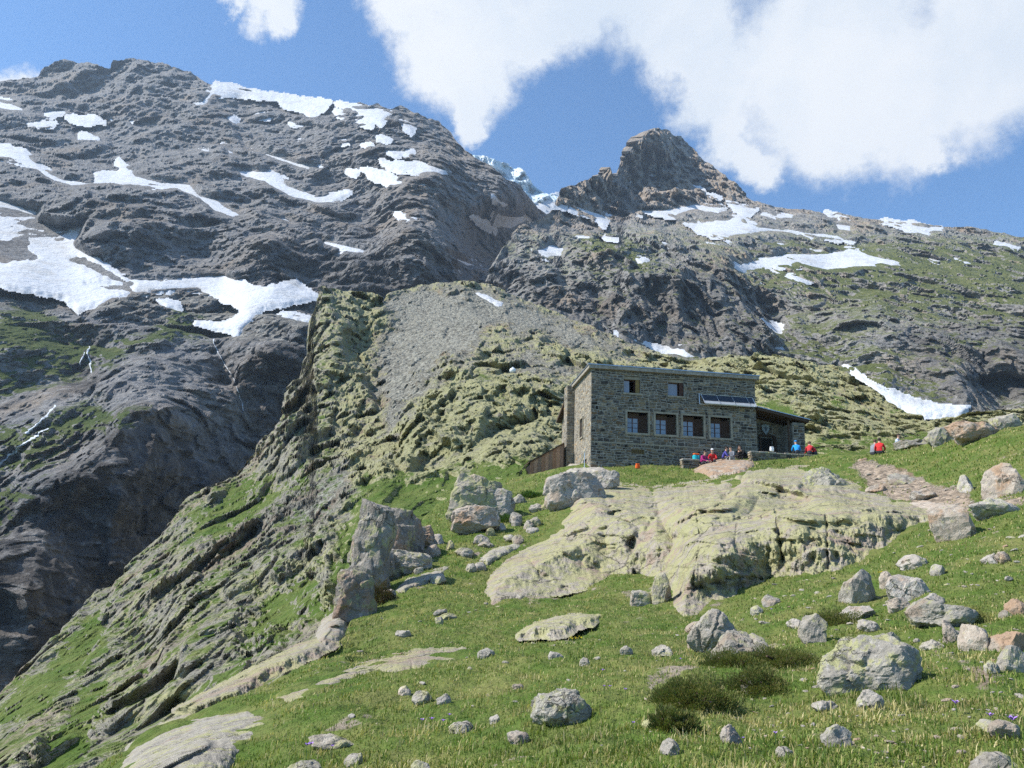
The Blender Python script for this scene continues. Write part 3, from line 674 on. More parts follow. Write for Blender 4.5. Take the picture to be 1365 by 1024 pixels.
def hill_mask():
    U, V = HILL.uv_full(); nz = HILL.NP[..., 2]
    flat = smooth01(nz, 0.42, 0.8)
    s = cover(U, V, HILL_SCREE, 22, 40)
    g = cover(U, V, HILL_GRASS, 14, 34)
    g = np.maximum(g * (0.12 + 0.62 * flat) * (1 - 0.75 * s), 0.5 * flat * smooth01(U, 520, 430))
    g = np.maximum(g, 0.27 * flat)
    l = 0.5 + 0.28 * smooth01(U, 380, 520) - 0.45 * s
    return np.stack([g.ravel(), s.ravel() * (0.45 + 0.4 * flat.ravel()), l.ravel(), 0.15 + 0 * l.ravel()], 1)
HILL_D = HILL.relief
U_, V_ = HILL.uv_full()
# scree and turf lie smoother than bare rock
smoothness = 1 - 0.8 * cover(U_, V_, HILL_SCREE, 22, 40)
smoothness = np.minimum(smoothness, 1 - 0.55 * cover(U_, V_, HILL_GRASS, 14, 34))
dsp_ = ((HILL.P - HILL.B) * HILL.D).sum(2) / (HILL.D ** 2).sum(2) * smoothness
fine_ = (1 - cover(U_, V_, [MOUND_SNOW], 4.0)) * 0.3 * facets(HILL.B.reshape(-1, 3) / np.array([0.7, 1.8, 0.6])).reshape(dsp_.shape) * (1 - smoothness)
HILL.P = HILL.B + HILL.D * (dsp_ + fine_)[..., None]
HILL.NP = grid_normals(HILL.P)
HILL.build('hillside', M_HILL, hill_mask(), kind='structure')

# --- the meadow in front, up to the terrace of the hut
mead_top = [(60, 1075), (100, 1050), (150, 1015), (200, 985), (260, 955), (330, 930), (390, 896), (430, 872), (460, 845), (485, 805), (515, 755), (545, 715), (580, 676), (610, 655), (640, 644), (700, 632), (740, 626), (800, 617), (900, 612), (1010, 606), (1080, 606), (1130, 606), (1200, 600), (1260, 590), (1300, 582), (1340, 572), (1430, 556), (1600, 530)]
mead_bot = [(60, 1110), (1600, 1110)]
mead_pts = [(1600, 1110, 3.2), (1600, 800, 10.5), (1600, 640, 22), (1600, 530, 34), (60, 1075, 9.5), (150, 1015, 10.5), (200, 1024, 8.8), (260, 960, 12), (400, 1024, 6.9), (700, 1024, 5.6), (1000, 1024, 5.0), (1365, 1024, 4.5), (60, 1110, 7), (700, 1110, 4.2), (1430, 1110, 3.4), (330, 935, 12.5), (400, 960, 9.5), (420, 890, 14.5), (500, 900, 12.8), (700, 900, 10.8), (900, 900, 9.6), (1175, 905, 8.2), (1365, 900, 7.3), (500, 840, 20),
            (460, 820, 25), (600, 850, 17.5), (800, 840, 16), (950, 825, 18), (1100, 840, 12.5), (1365, 800, 11.5), (1250, 800, 13), (1365, 700, 18.5), (1250, 705, 22.5), (1160, 740, 21.5), (1040, 778, 20.5), (1365, 640, 26), (1300, 600, 36), (1365, 572, 36), (1200, 645, 35), (1150, 620, 43), (1130, 606, 47), (1200, 600, 44), (1250, 650, 32),
            (900, 620, 52), (900, 612, 55), (740, 630, 53), (800, 625, 52), (1010, 612, 52), (1080, 612, 51), (780, 645, 45), (720, 690, 39), (640, 650, 53), (640, 700, 38), (560, 690, 44), (560, 740, 32), (500, 740, 36), (650, 790, 25), (750, 790, 24.5), (850, 795, 23), (940, 700, 33), (1080, 700, 29.5), (860, 660, 41), (1000, 640, 42), (1100, 650, 37)]
MEAD = Sheet(mead_top, mead_bot, 2.0, 215, mead_pts,
             [('fbm', 7, 0.22, (1, 1, 1)), ('fbm', 2.6, 0.12, (1, 1, 1)), ('billow', 1.1, 0.06, (1, 1, 1)), ('billow', 0.45, 0.035, (1, 1, 1)), ('fbm', 0.2, 0.015, (1, 1, 1))], (), skirt=6, skirt_drop=0.9, lam=0.05, radial=False)
PATH_POLY = [(1140, 612), (1175, 622), (1235, 640), (1300, 665), (1365, 668), (1365, 678), (1300, 682), (1265, 684), (1230, 676), (1190, 668), (1150, 640), (1130, 622)]
BARE = [[(830, 790), (880, 785), (890, 805), (850, 805)], [(690, 795), (740, 780), (745, 792), (705, 805)], [(930, 860), (1060, 855), (1050, 868), (930, 872)], [(1240, 870), (1330, 905), (1320, 925), (1260, 895)],
        [(860, 910), (920, 895), (930, 905), (870, 925)], [(1300, 655), (1365, 640), (1365, 655), (1310, 665)], [(1080, 985), (1140, 985), (1150, 1010), (1090, 1015)], [(1150, 618), (1235, 640), (1300, 655), (1290, 662), (1230, 652), (1150, 630)]]
def mead_mask():
    U, V = MEAD.uv_full()
    path = cover(U, V, [PATH_POLY], 6, 14); bare = cover(U, V, BARE, 6, 10)
    n = fbm(np.c_[MEAD.P.reshape(-1, 3) * 0.9], 5, 0.65).reshape(U.shape)
    g = np.clip(1.0 - 0.85 * path - 0.55 * bare - 0.55 * smooth01(n, 0.12, 0.42), 0, 1)
    return np.stack([g.ravel(), (path * 0.85).ravel(), np.full(g.size, 0.2), np.full(g.size, 0.2)], 1)
MEAD.build('meadow', M_MEADOW, mead_mask(), kind='structure')

# ------------------------------------------------------------------ things laid over a landform: snow beds, outcrops
def overlay(sheet, poly, step, level, rough=(), holes=(), carve=(), edge=6.0, edge_noise=(14.0, 4.0), seed=0.0, rough_in=14.0):
    """surface over the outline `poly`; `level(sdf, u, v)` = height above the smooth landform in metres"""
    P = np.array(poly, float); lo = P.min(0) - edge - 4; hi = P.max(0) + edge + 4
    us = np.arange(lo[0], hi[0] + step, step); vs = np.arange(lo[1], hi[1] + step, step)
    U, V = np.meshgrid(us, vs)
    s = sdf_poly(poly, U, V)
    for h in holes:
        s = np.minimum(s, -sdf_poly(h, U, V))
    q = np.c_[U.ravel() / edge_noise[0], V.ravel() / edge_noise[0], np.full(U.size, seed)]
    s = s + edge_noise[1] * fbm(q, 4, 0.55).reshape(U.shape)
    B = sheet.base(U, V); N = grid_normals(B)
    h = level(s, U, V)
    p = B.reshape(-1, 3)
    fade = smooth01(s, -2.0, rough_in)
    for kind, L, amp, an in rough:
        qq = p / L * np.array(an) * np.array([1.0, 0.35, 1.25]) + seed
        if kind == 'facet':
            w = np.stack([perlin(qq * 0.7 + 31.0 * k) for k in (1, 2, 3)], 1) * 0.4
            n = facets(qq + w)
        elif kind == 'billow': n = np.abs(perlin(qq)) * 1.8 - 0.4
        else: n = perlin(qq)
        h = h + amp * n.reshape(U.shape) * fade
    for line, wid, dep in carve:
        wob = 5.0 * fbm(np.c_[U.ravel() / 9.0, V.ravel() / 9.0, np.full(U.size, 5.0)], 3).reshape(U.shape)
        gate = smooth01(fbm(np.c_[U.ravel() / 17.0, V.ravel() / 17.0, np.full(U.size, 8.0)], 2).reshape(U.shape), -0.25, 0.15)
        h = h - 0.55 * dep * gate * np.exp(-((dist_line(line, U, V) + wob * 0.6) / (wid * 0.7)) ** 2)
    Pw = B + press(B, N, 0.12) * h[..., None]
    F = grid_faces(*U.shape)
    keep = (s.ravel()[F] > -edge).all(1)
    F = F[keep]
    used = np.unique(F); remap = np.full(U.size, -1); remap[used] = np.arange(len(used))
    return Pw.reshape(-1, 3)[used], remap[F], Pw

def snow(sheet, poly, amp, where, holes=(), step=1.6):
    lvl = lambda s, U, V: -0.5 * amp + 0.95 * amp * smooth01(s, -5.0, 6.0)
    v, f, _ = overlay(sheet, poly, step, lvl, [('fbm', amp * 9, amp * 0.25, (1, 1, 1)), ('fbm', amp * 2.5, amp * 0.08, (1, 1, 1))], holes, edge=5.0, edge_noise=(12.0, 5.0), seed=poly[0][0] * 0.37)
    if len(f) == 0: return
    me = mesh_np('snow_patch', v, f, M_SNOW, smooth=True)
    return link('snow_patch', me, kind='structure', label='old white ' + where)

for poly, lab, holes in left_snow:
    snow(LEFT, poly, 4.0, lab, holes)
for poly, lab in right_snow:
    snow(RIGHT, poly, 3.4 if poly[0][1] < 400 else 2.4, lab)
snow(HILL, MOUND_SNOW, 2.6, 'snow patch near the top of the scree mound', step=1.2)
snow(GLAC, [(690, 290), (700, 278), (722, 270), (742, 258), (750, 262), (745, 290), (720, 300)], 9.0, 'snow apron at the lip of the glacier')

# flecks of snow too small to have an outline of their own
def flecks(sheet, spots, amp, where):
    for k, (u, v, w, h) in enumerate(spots):
        a = np.linspace(0, 2 * np.pi, 9)[:-1]
        snow(sheet, [(u + 1.25 * w * math.cos(t) * (1 + .3 * math.sin(3 * t + k)), v + .8 * h * math.sin(t) + 0.25 * w * math.cos(t)) for t in a], amp, 'fleck of snow, %s of %s' % (ORD[k % 24], where), step=1.1)
ORD = ['first', 'second', 'third', 'fourth', 'fifth', 'sixth', 'seventh', 'eighth', 'ninth', 'tenth', 'eleventh', 'twelfth', 'thirteenth', 'fourteenth', 'fifteenth', 'sixteenth', 'seventeenth', 'eighteenth', 'nineteenth', 'twentieth', 'next', 'further', 'later', 'last']
flecks(LEFT, [(117, 183, 9, 3), (165, 160, 6, 3), (160, 157, 9, 2), (405, 190, 5, 3), (352, 155, 6, 3), (395, 165, 5, 3), (440, 175, 6, 3), (455, 190, 5, 3), (510, 185, 6, 3), (525, 205, 5, 2), (490, 195, 4, 3), (545, 205, 5, 3), (470, 230, 5, 3), (560, 240, 5, 3),
              (300, 218, 4, 3), (455, 152, 7, 5), (415, 150, 6, 4), (488, 165, 7, 4), (430, 165, 4, 3)], 4.0, 'those strewn over the dark massif from left to right')
flecks(RIGHT, [(745, 275, 6, 3), (770, 262, 5, 2), (800, 268, 6, 3), (835, 240, 3, 4), (866, 215, 3, 4), (868, 228, 4, 3), (910, 255, 5, 3), (930, 254, 5, 2), (950, 262, 6, 2), (893, 325, 6, 3), (815, 318, 5, 2), (780, 320, 6, 3), (950, 330, 8, 3), (915, 335, 9, 3), (1165, 347, 5, 2), (1250, 347, 9, 2), (1283, 348, 8, 2), (1325, 418, 12, 2), (1090, 300, 5, 3), (1060, 298, 5, 3), (1130, 293, 6, 3), (1010, 382, 4, 2), (975, 320, 6, 3), (1330, 416, 6, 2)], 3.0, 'those strewn over the grey shoulder')
# ------------------------------------------------------------------ rock outcrops of the meadow
def outcrop(poly, height, mat, label, step=1.3, rough=None, carve=(), category='rock', edge=5.0, lean=None, name='rock_outcrop', group=None, bulge=1.3, lobes=(), round_px=None, en=(13.0, 4.0), sheet=None):
    sheet = sheet or MEAD
    P_ = np.array(poly, float); cu, cv = P_.mean(0)
    gu, gv = np.meshgrid(np.linspace(*np.sort(P_[:, 0])[[0, -1]], 40), np.linspace(*np.sort(P_[:, 1])[[0, -1]], 40))
    rp = 0.85 * sdf_poly(poly, gu, gv).max()
    dist = np.linalg.norm(sheet.base(np.array([[cu]]), np.array([[cv]]))[0, 0] - EYE)
    crown = bulge * rp / FOC * dist
    def lvl(s, U, V):
        k = np.clip(s / rp, -1, 1.0)
        h = crown * np.where(k > 0, 1 - (1 - k) ** 1.7, 1.3 * k) - 0.02 - 0.2 * (1 - smooth01(s, -3.0, 7.0)) * min(1.0, dist / 20.0)
        if lobes:
            wu = U + 9.0 * fbm(np.c_[U.ravel() / 40, V.ravel() / 40, np.full(U.size, 1.0)], 4, .6).reshape(U.shape); wv = V + 9.0 * fbm(np.c_[U.ravel() / 40, V.ravel() / 40, np.full(U.size, 6.0)], 4, .6).reshape(U.shape)
            ex = np.zeros(U.shape)
            for lu, lv, ru, rv, hh in lobes:
                d2 = ((wu - lu) / ru) ** 2 + ((wv - lv) / rv) ** 2
                ex = np.maximum(ex, hh * np.sqrt(np.clip(1.25 - d2, 0, 1)))
            h = h + ex * smooth01(s, -2.0, 60.0)
        return h
    hs = min(1.6, 0.3 + height * 1.6)
    rough = rough or [('fbm', 4.0, 0.3 * hs, (1, 1, 1)), ('facet', 1.7, 0.42 * hs, (1, 1, 1)), ('facet', 0.7, 0.2 * hs, (1, 1, 1)), ('facet', 0.3, 0.06, (1, 1, 1)), ('fbm', 0.12, 0.012, (1, 1, 1))]
    v, f, _ = overlay(sheet, poly, step, lvl, rough, (), carve, edge=edge, edge_noise=en, seed=poly[0][0] * 0.13, rough_in=min(44.0, 1.1 * rp))
    c = v.mean(0)
    me = mesh_np(name, v - c, f, mat, smooth=False)
    o = link(name, me, label=label, category=category)
    if group: o['group'] = group
    o.location = c
    return o

SLAB = [(646, 790), (652, 765), (676, 742), (704, 726), (735, 706), (748, 684), (738, 664), (726, 650), (735, 636), (760, 630), (790, 640), (830, 646), (868, 652), (915, 646), (960, 640), (985, 628), (1020, 622), (1075, 622),
        (1118, 636), (1150, 652), (1200, 664), (1258, 680), (1262, 696), (1236, 712), (1200, 735), (1162, 752), (1110, 768), (1062, 774), (1030, 778), (985, 800), (940, 818), (912, 822), (894, 816), (888, 796), (876, 780), (846, 770), (815, 768), (780, 782), (740, 790), (705, 796), (670, 802), (655, 806)]
outcrop(SLAB, 1.1, R_SLAB, 'huge smooth yellow-green lichened slab below the hut', step=1.25, bulge=0.35, lobes=[(698, 768, 62, 42, 1.2), (760, 722, 66, 50, 1.7), (800, 678, 66, 48, 1.8), (850, 715, 52, 70, 2.0), (940, 682, 72, 54, 2.9), (1010, 742, 115, 70, 2.2), (1125, 712, 110, 58, 1.8), (1080, 646, 82, 28, 1.4), (1205, 692, 66, 26, .9), (905, 782, 40, 46, 1.5), (762, 652, 52, 28, 1.3), (1010, 650, 44, 26, 1.9), (960, 790, 70, 32, 1.1)],
        rough=[('fbm', 9.0, 1.1, (1, 1, 1)), ('facet', 5.0, 0.9, (1, 1, 1)), ('facet', 2.2, 0.42, (1, 1, 1)), ('facet', 0.9, 0.2, (1, 1, 1)), ('facet', 0.4, 0.035, (1, 1, 1)), ('fbm', 0.15, 0.012, (1, 1, 1))],
        carve=[([(1034, 690), (1040, 720), (1048, 765)], 2.0, 0.35), ([(987, 715), (984, 760)], 1.6, 0.22), ([(1106, 703), (1107, 720), (1105, 760)], 1.8, 0.35), ([(1108, 718), (1128, 726), (1143, 742)], 1.8, 0.3),
               ([(995, 655), (975, 680), (950, 700), (905, 715)], 3.0, 0.5), ([(985, 640), (968, 672)], 12.0, 0.9), ([(842, 720), (846, 750), (850, 772)], 9.0, 0.9), ([(885, 775), (893, 800)], 6.0, 0.8), ([(1025, 688), (1070, 680), (1085, 665)], 2.4, 0.35),
               ([(745, 690), (770, 735), (800, 760)], 5.0, 0.4), ([(800, 650), (815, 690), (838, 705)], 5.0, 0.35), ([(1040, 660), (1100, 655), (1150, 668)], 5.0, 0.5), ([(905, 798), (985, 778), (1030, 772)], 2.2, 0.3), ([(1165, 690), (1230, 700)], 4, 0.35),
               ([(700, 742), (720, 770), (760, 785)], 4.0, 0.4), ([(760, 700), (830, 690), (900, 700)], 4.0, 0.25), ([(870, 655), (880, 690), (862, 720)], 4.0, 0.35), ([(930, 690), (938, 740), (925, 790)], 1.8, 0.18)])
outcrop([(742, 634), (760, 622), (800, 620), (822, 634), (790, 640)], 0.28, R_PALE, 'pale flat rock against the foot of the hut wall', round_px=8, step=1.0)
outcrop([(690, 846), (714, 830), (748, 818), (775, 816), (800, 820), (790, 830), (768, 834), (755, 844), (720, 846)], 0.22, R_SLAB, 'flat lichened rock patch in the middle of the meadow', round_px=10, step=1.1)
outcrop([(344, 934), (400, 915), (440, 896), (500, 880), (560, 866), (622, 866), (630, 886), (590, 900), (545, 906), (500, 900), (440, 925), (390, 945)], 0.18, R_SLAB, 'long low lichened slab crossing the left of the meadow', round_px=14, step=1.3,
        carve=[([(548, 868), (550, 904)], 2.5, 0.12), ([(470, 890), (482, 905)], 2.5, 0.12)], rough=[('fbm', 3.0, 0.12, (1, 1, 1)), ('facet', 0.9, 0.06, (1, 1, 1)), ('facet', 0.3, 0.025, (1, 1, 1)), ('fbm', 0.1, 0.008, (1, 1, 1))])
outcrop([(140, 1040), (175, 992), (215, 965), (270, 948), (330, 944), (372, 956), (366, 985), (330, 1000), (300, 1030), (260, 1060), (160, 1075)], 0.22, R_LICHEN, 'broken grey lichened rock slab in the lower left corner', round_px=18, step=1.3,
        rough=[('fbm', 2.0, 0.14, (1, 1, 1)), ('facet', 0.8, 0.15, (1, 1, 1)), ('facet', 0.35, 0.06, (1, 1, 1)), ('facet', 0.14, 0.02, (1, 1, 1)), ('fbm', 0.06, 0.006, (1, 1, 1))])
outcrop([(232, 945), (290, 915), (340, 888), (395, 862), (440, 846), (452, 856), (420, 872), (360, 898), (320, 925), (260, 950)], 0.20, R_SLAB, 'pale rock rib along the edge of the gully', round_px=9, step=1.2)
outcrop([(418, 862), (432, 826), (455, 812), (466, 826), (455, 848), (436, 862)], 0.40, R_GREY, 'small grey crag on the gully rim below the pillar', round_px=9, step=1.1)
outcrop([(520, 790), (540, 770), (580, 756), (604, 752), (596, 768), (560, 784), (540, 796)], 0.20, R_LICHEN, 'ridged row of slabs right of the round bush', round_px=7, step=1.1)
outcrop([(636, 748), (655, 730), (690, 720), (700, 728), (670, 742), (650, 754)], 0.20, R_LICHEN, 'narrow rock rib at the left end of the great slab', round_px=7, step=1.1)
outcrop([(926, 628), (940, 614), (970, 610), (998, 613), (1012, 622), (985, 632), (950, 634)], 0.28, R_RUST, 'smooth pinkish rock in front of the terrace', round_px=10, step=1.0)
outcrop([(1188, 672), (1230, 664), (1270, 672), (1262, 682), (1215, 684)], 0.16, R_RUST, 'flat orange-stained rock beside the path', round_px=7, step=1.1)

# ------------------------------------------------------------------ boulders and stones
_ico = {}
def ico(level):
    if level not in _ico:
        bm = bmesh.new(); bmesh.ops.create_icosphere(bm, subdivisions=level, radius=1.0)
        bm.verts.ensure_lookup_table()
        v = np.array([x.co[:] for x in bm.verts]); f = np.array([[y.index for y in x.verts] for x in bm.faces])
        bm.free(); _ico[level] = (v, f)
    return _ico[level]

def rock_mesh(seed, size, level=4, planes=14, sharp=1.0, mat=None, cracks=0, boxy=False):
    """an angular block: a sphere cut by random planes, worn and pitted"""
    r = np.random.default_rng(seed)
    d, f = ico(level)
    n = r.normal(size=(planes, 3)); n /= np.linalg.norm(n, axis=1)[:, None]
    off = r.uniform(0.62, 0.98, planes)
    if boxy:
        ax = np.array([(1, 0, .1), (-1, 0, .1), (0, -1, .25), (.15, 0, 1), (-.7, -.7, .2), (.7, -.7, .2)], float); ax /= np.linalg.norm(ax, axis=1)[:, None]
        n = np.concatenate([n, ax]); off = np.concatenate([np.maximum(off, .82), [.74, .74, .7, .72, .84, .84]])
    dot = d @ n.T
    rad = np.min(np.where(dot > 0.05, off[None] / np.maximum(dot, 0.05), 9.0), axis=1)
    rad = np.minimum(rad, 1.12)
    p = d * rad[:, None]
    p = p * np.array(size)[None]
    m = max(size); s = seed * 3.7
    k = d / 1.0
    p = p + d * (m * (0.06 * perlin(p / m * 2.0 + s) + sharp * 0.1 * facets(p / m * 2.0 + s) + 0.035 * facets(p / m * 5.0 + s) + 0.02 * facets(p / m * 12.0 + s)))[:, None]
    for _ in range(cracks):
        a = r.normal(size=3); a[2] *= 0.3; a /= np.linalg.norm(a)
        dd = p @ a - r.uniform(-0.3, 0.3) * m + 0.06 * m * perlin(p / m * 3 + s)
        p = p - d * (0.09 * m * np.exp(-(dd / (0.035 * m)) ** 2))[:, None]
    lo, hi = p.min(0), p.max(0)
    p = (p - (lo + hi) / 2) / ((hi - lo) / 2) * np.array(size)
    return mesh_np('boulder', p, f, mat, smooth=False)

ROCK_SPOTS = []      # (u, v, half width px) : grass keeps out of these
def boulder(u, v, w, h, mat, label, seed, rot=None, level=4, planes=13, depth=0.8, sink=0.25, cracks=0, group=None, sheet=None, dist=None, boxy=False, lift=0.72):
    """a boulder whose middle is seen at (u, v), w by h pixels large; it is set into the ground there"""
    sheet = sheet or MEAD
    foot, nrm = sheet.where(u, v + h * 0.5)
    p = foot[0]; r = np.linalg.norm(p - EYE)
    W, H = w / FOC * r / 2, h / FOC * r / 2
    Hf = H * (1 + sink)
    me = rock_mesh(seed, (W, W * depth, Hf), level, planes, 1.0, mat, cracks, boxy)
    o = link('boulder' if w > 26 else 'stone', me, label=label, category='rock')
    if group: o['group'] = group
    o.location = (p[0], p[1] + W * depth * 0.45, p[2] + H * lift)
    o.rotation_euler = (0, 0, 0) if rot is None else rot
    ROCK_SPOTS.append((u, v + h * 0.1, w * 0.42, h * 0.4))
    return o

BLOCKS = [
 (486, 706, 64, 126, R_DARK, 'rusty brown steep edge of the crag above the gully', 121, 0, 0.0),
 (514, 668, 96, 78, R_DARK, 'broad grey-brown head of the crag', 122, 0, 0.0),
 (508, 716, 84, 70, R_DARK, 'middle block of the crag below its head', 138, 0, 0.3),
 (474, 766, 56, 56, R_DARK, 'dark lower buttress of the crag', 123, 0, 0.6),
 (532, 706, 88, 30, R_RUST, 'pinkish flat rock shelf beside the crag', 124, 0, 1.0),
 (500, 756, 66, 40, R_DARK, 'dark broken ledge under the pinkish shelf', 125, 0, 0.6),
 (542, 748, 64, 28, R_GREY, 'grey ledge right above the round bush', 126, 0, 0.4),
 (634, 662, 80, 58, R_SLAB, 'tall pale lichened hump left of the hut', 127, 0, 0.0),
 (662, 668, 50, 38, R_PALE, 'pinkish pale rock leaning on the lichened hump', 128, 0, 0.6),
 (632, 692, 62, 32, R_RUST, 'low pinkish block at the foot of the hump', 129, 0, 0.8),
 (766, 654, 84, 44, R_PALE, 'pale rounded rock hump at the corner of the hut', 130, 0, 0.2),
 (802, 640, 52, 26, R_PALE, 'smaller pale rock right of the corner hump', 131, 0, 0.4),
]
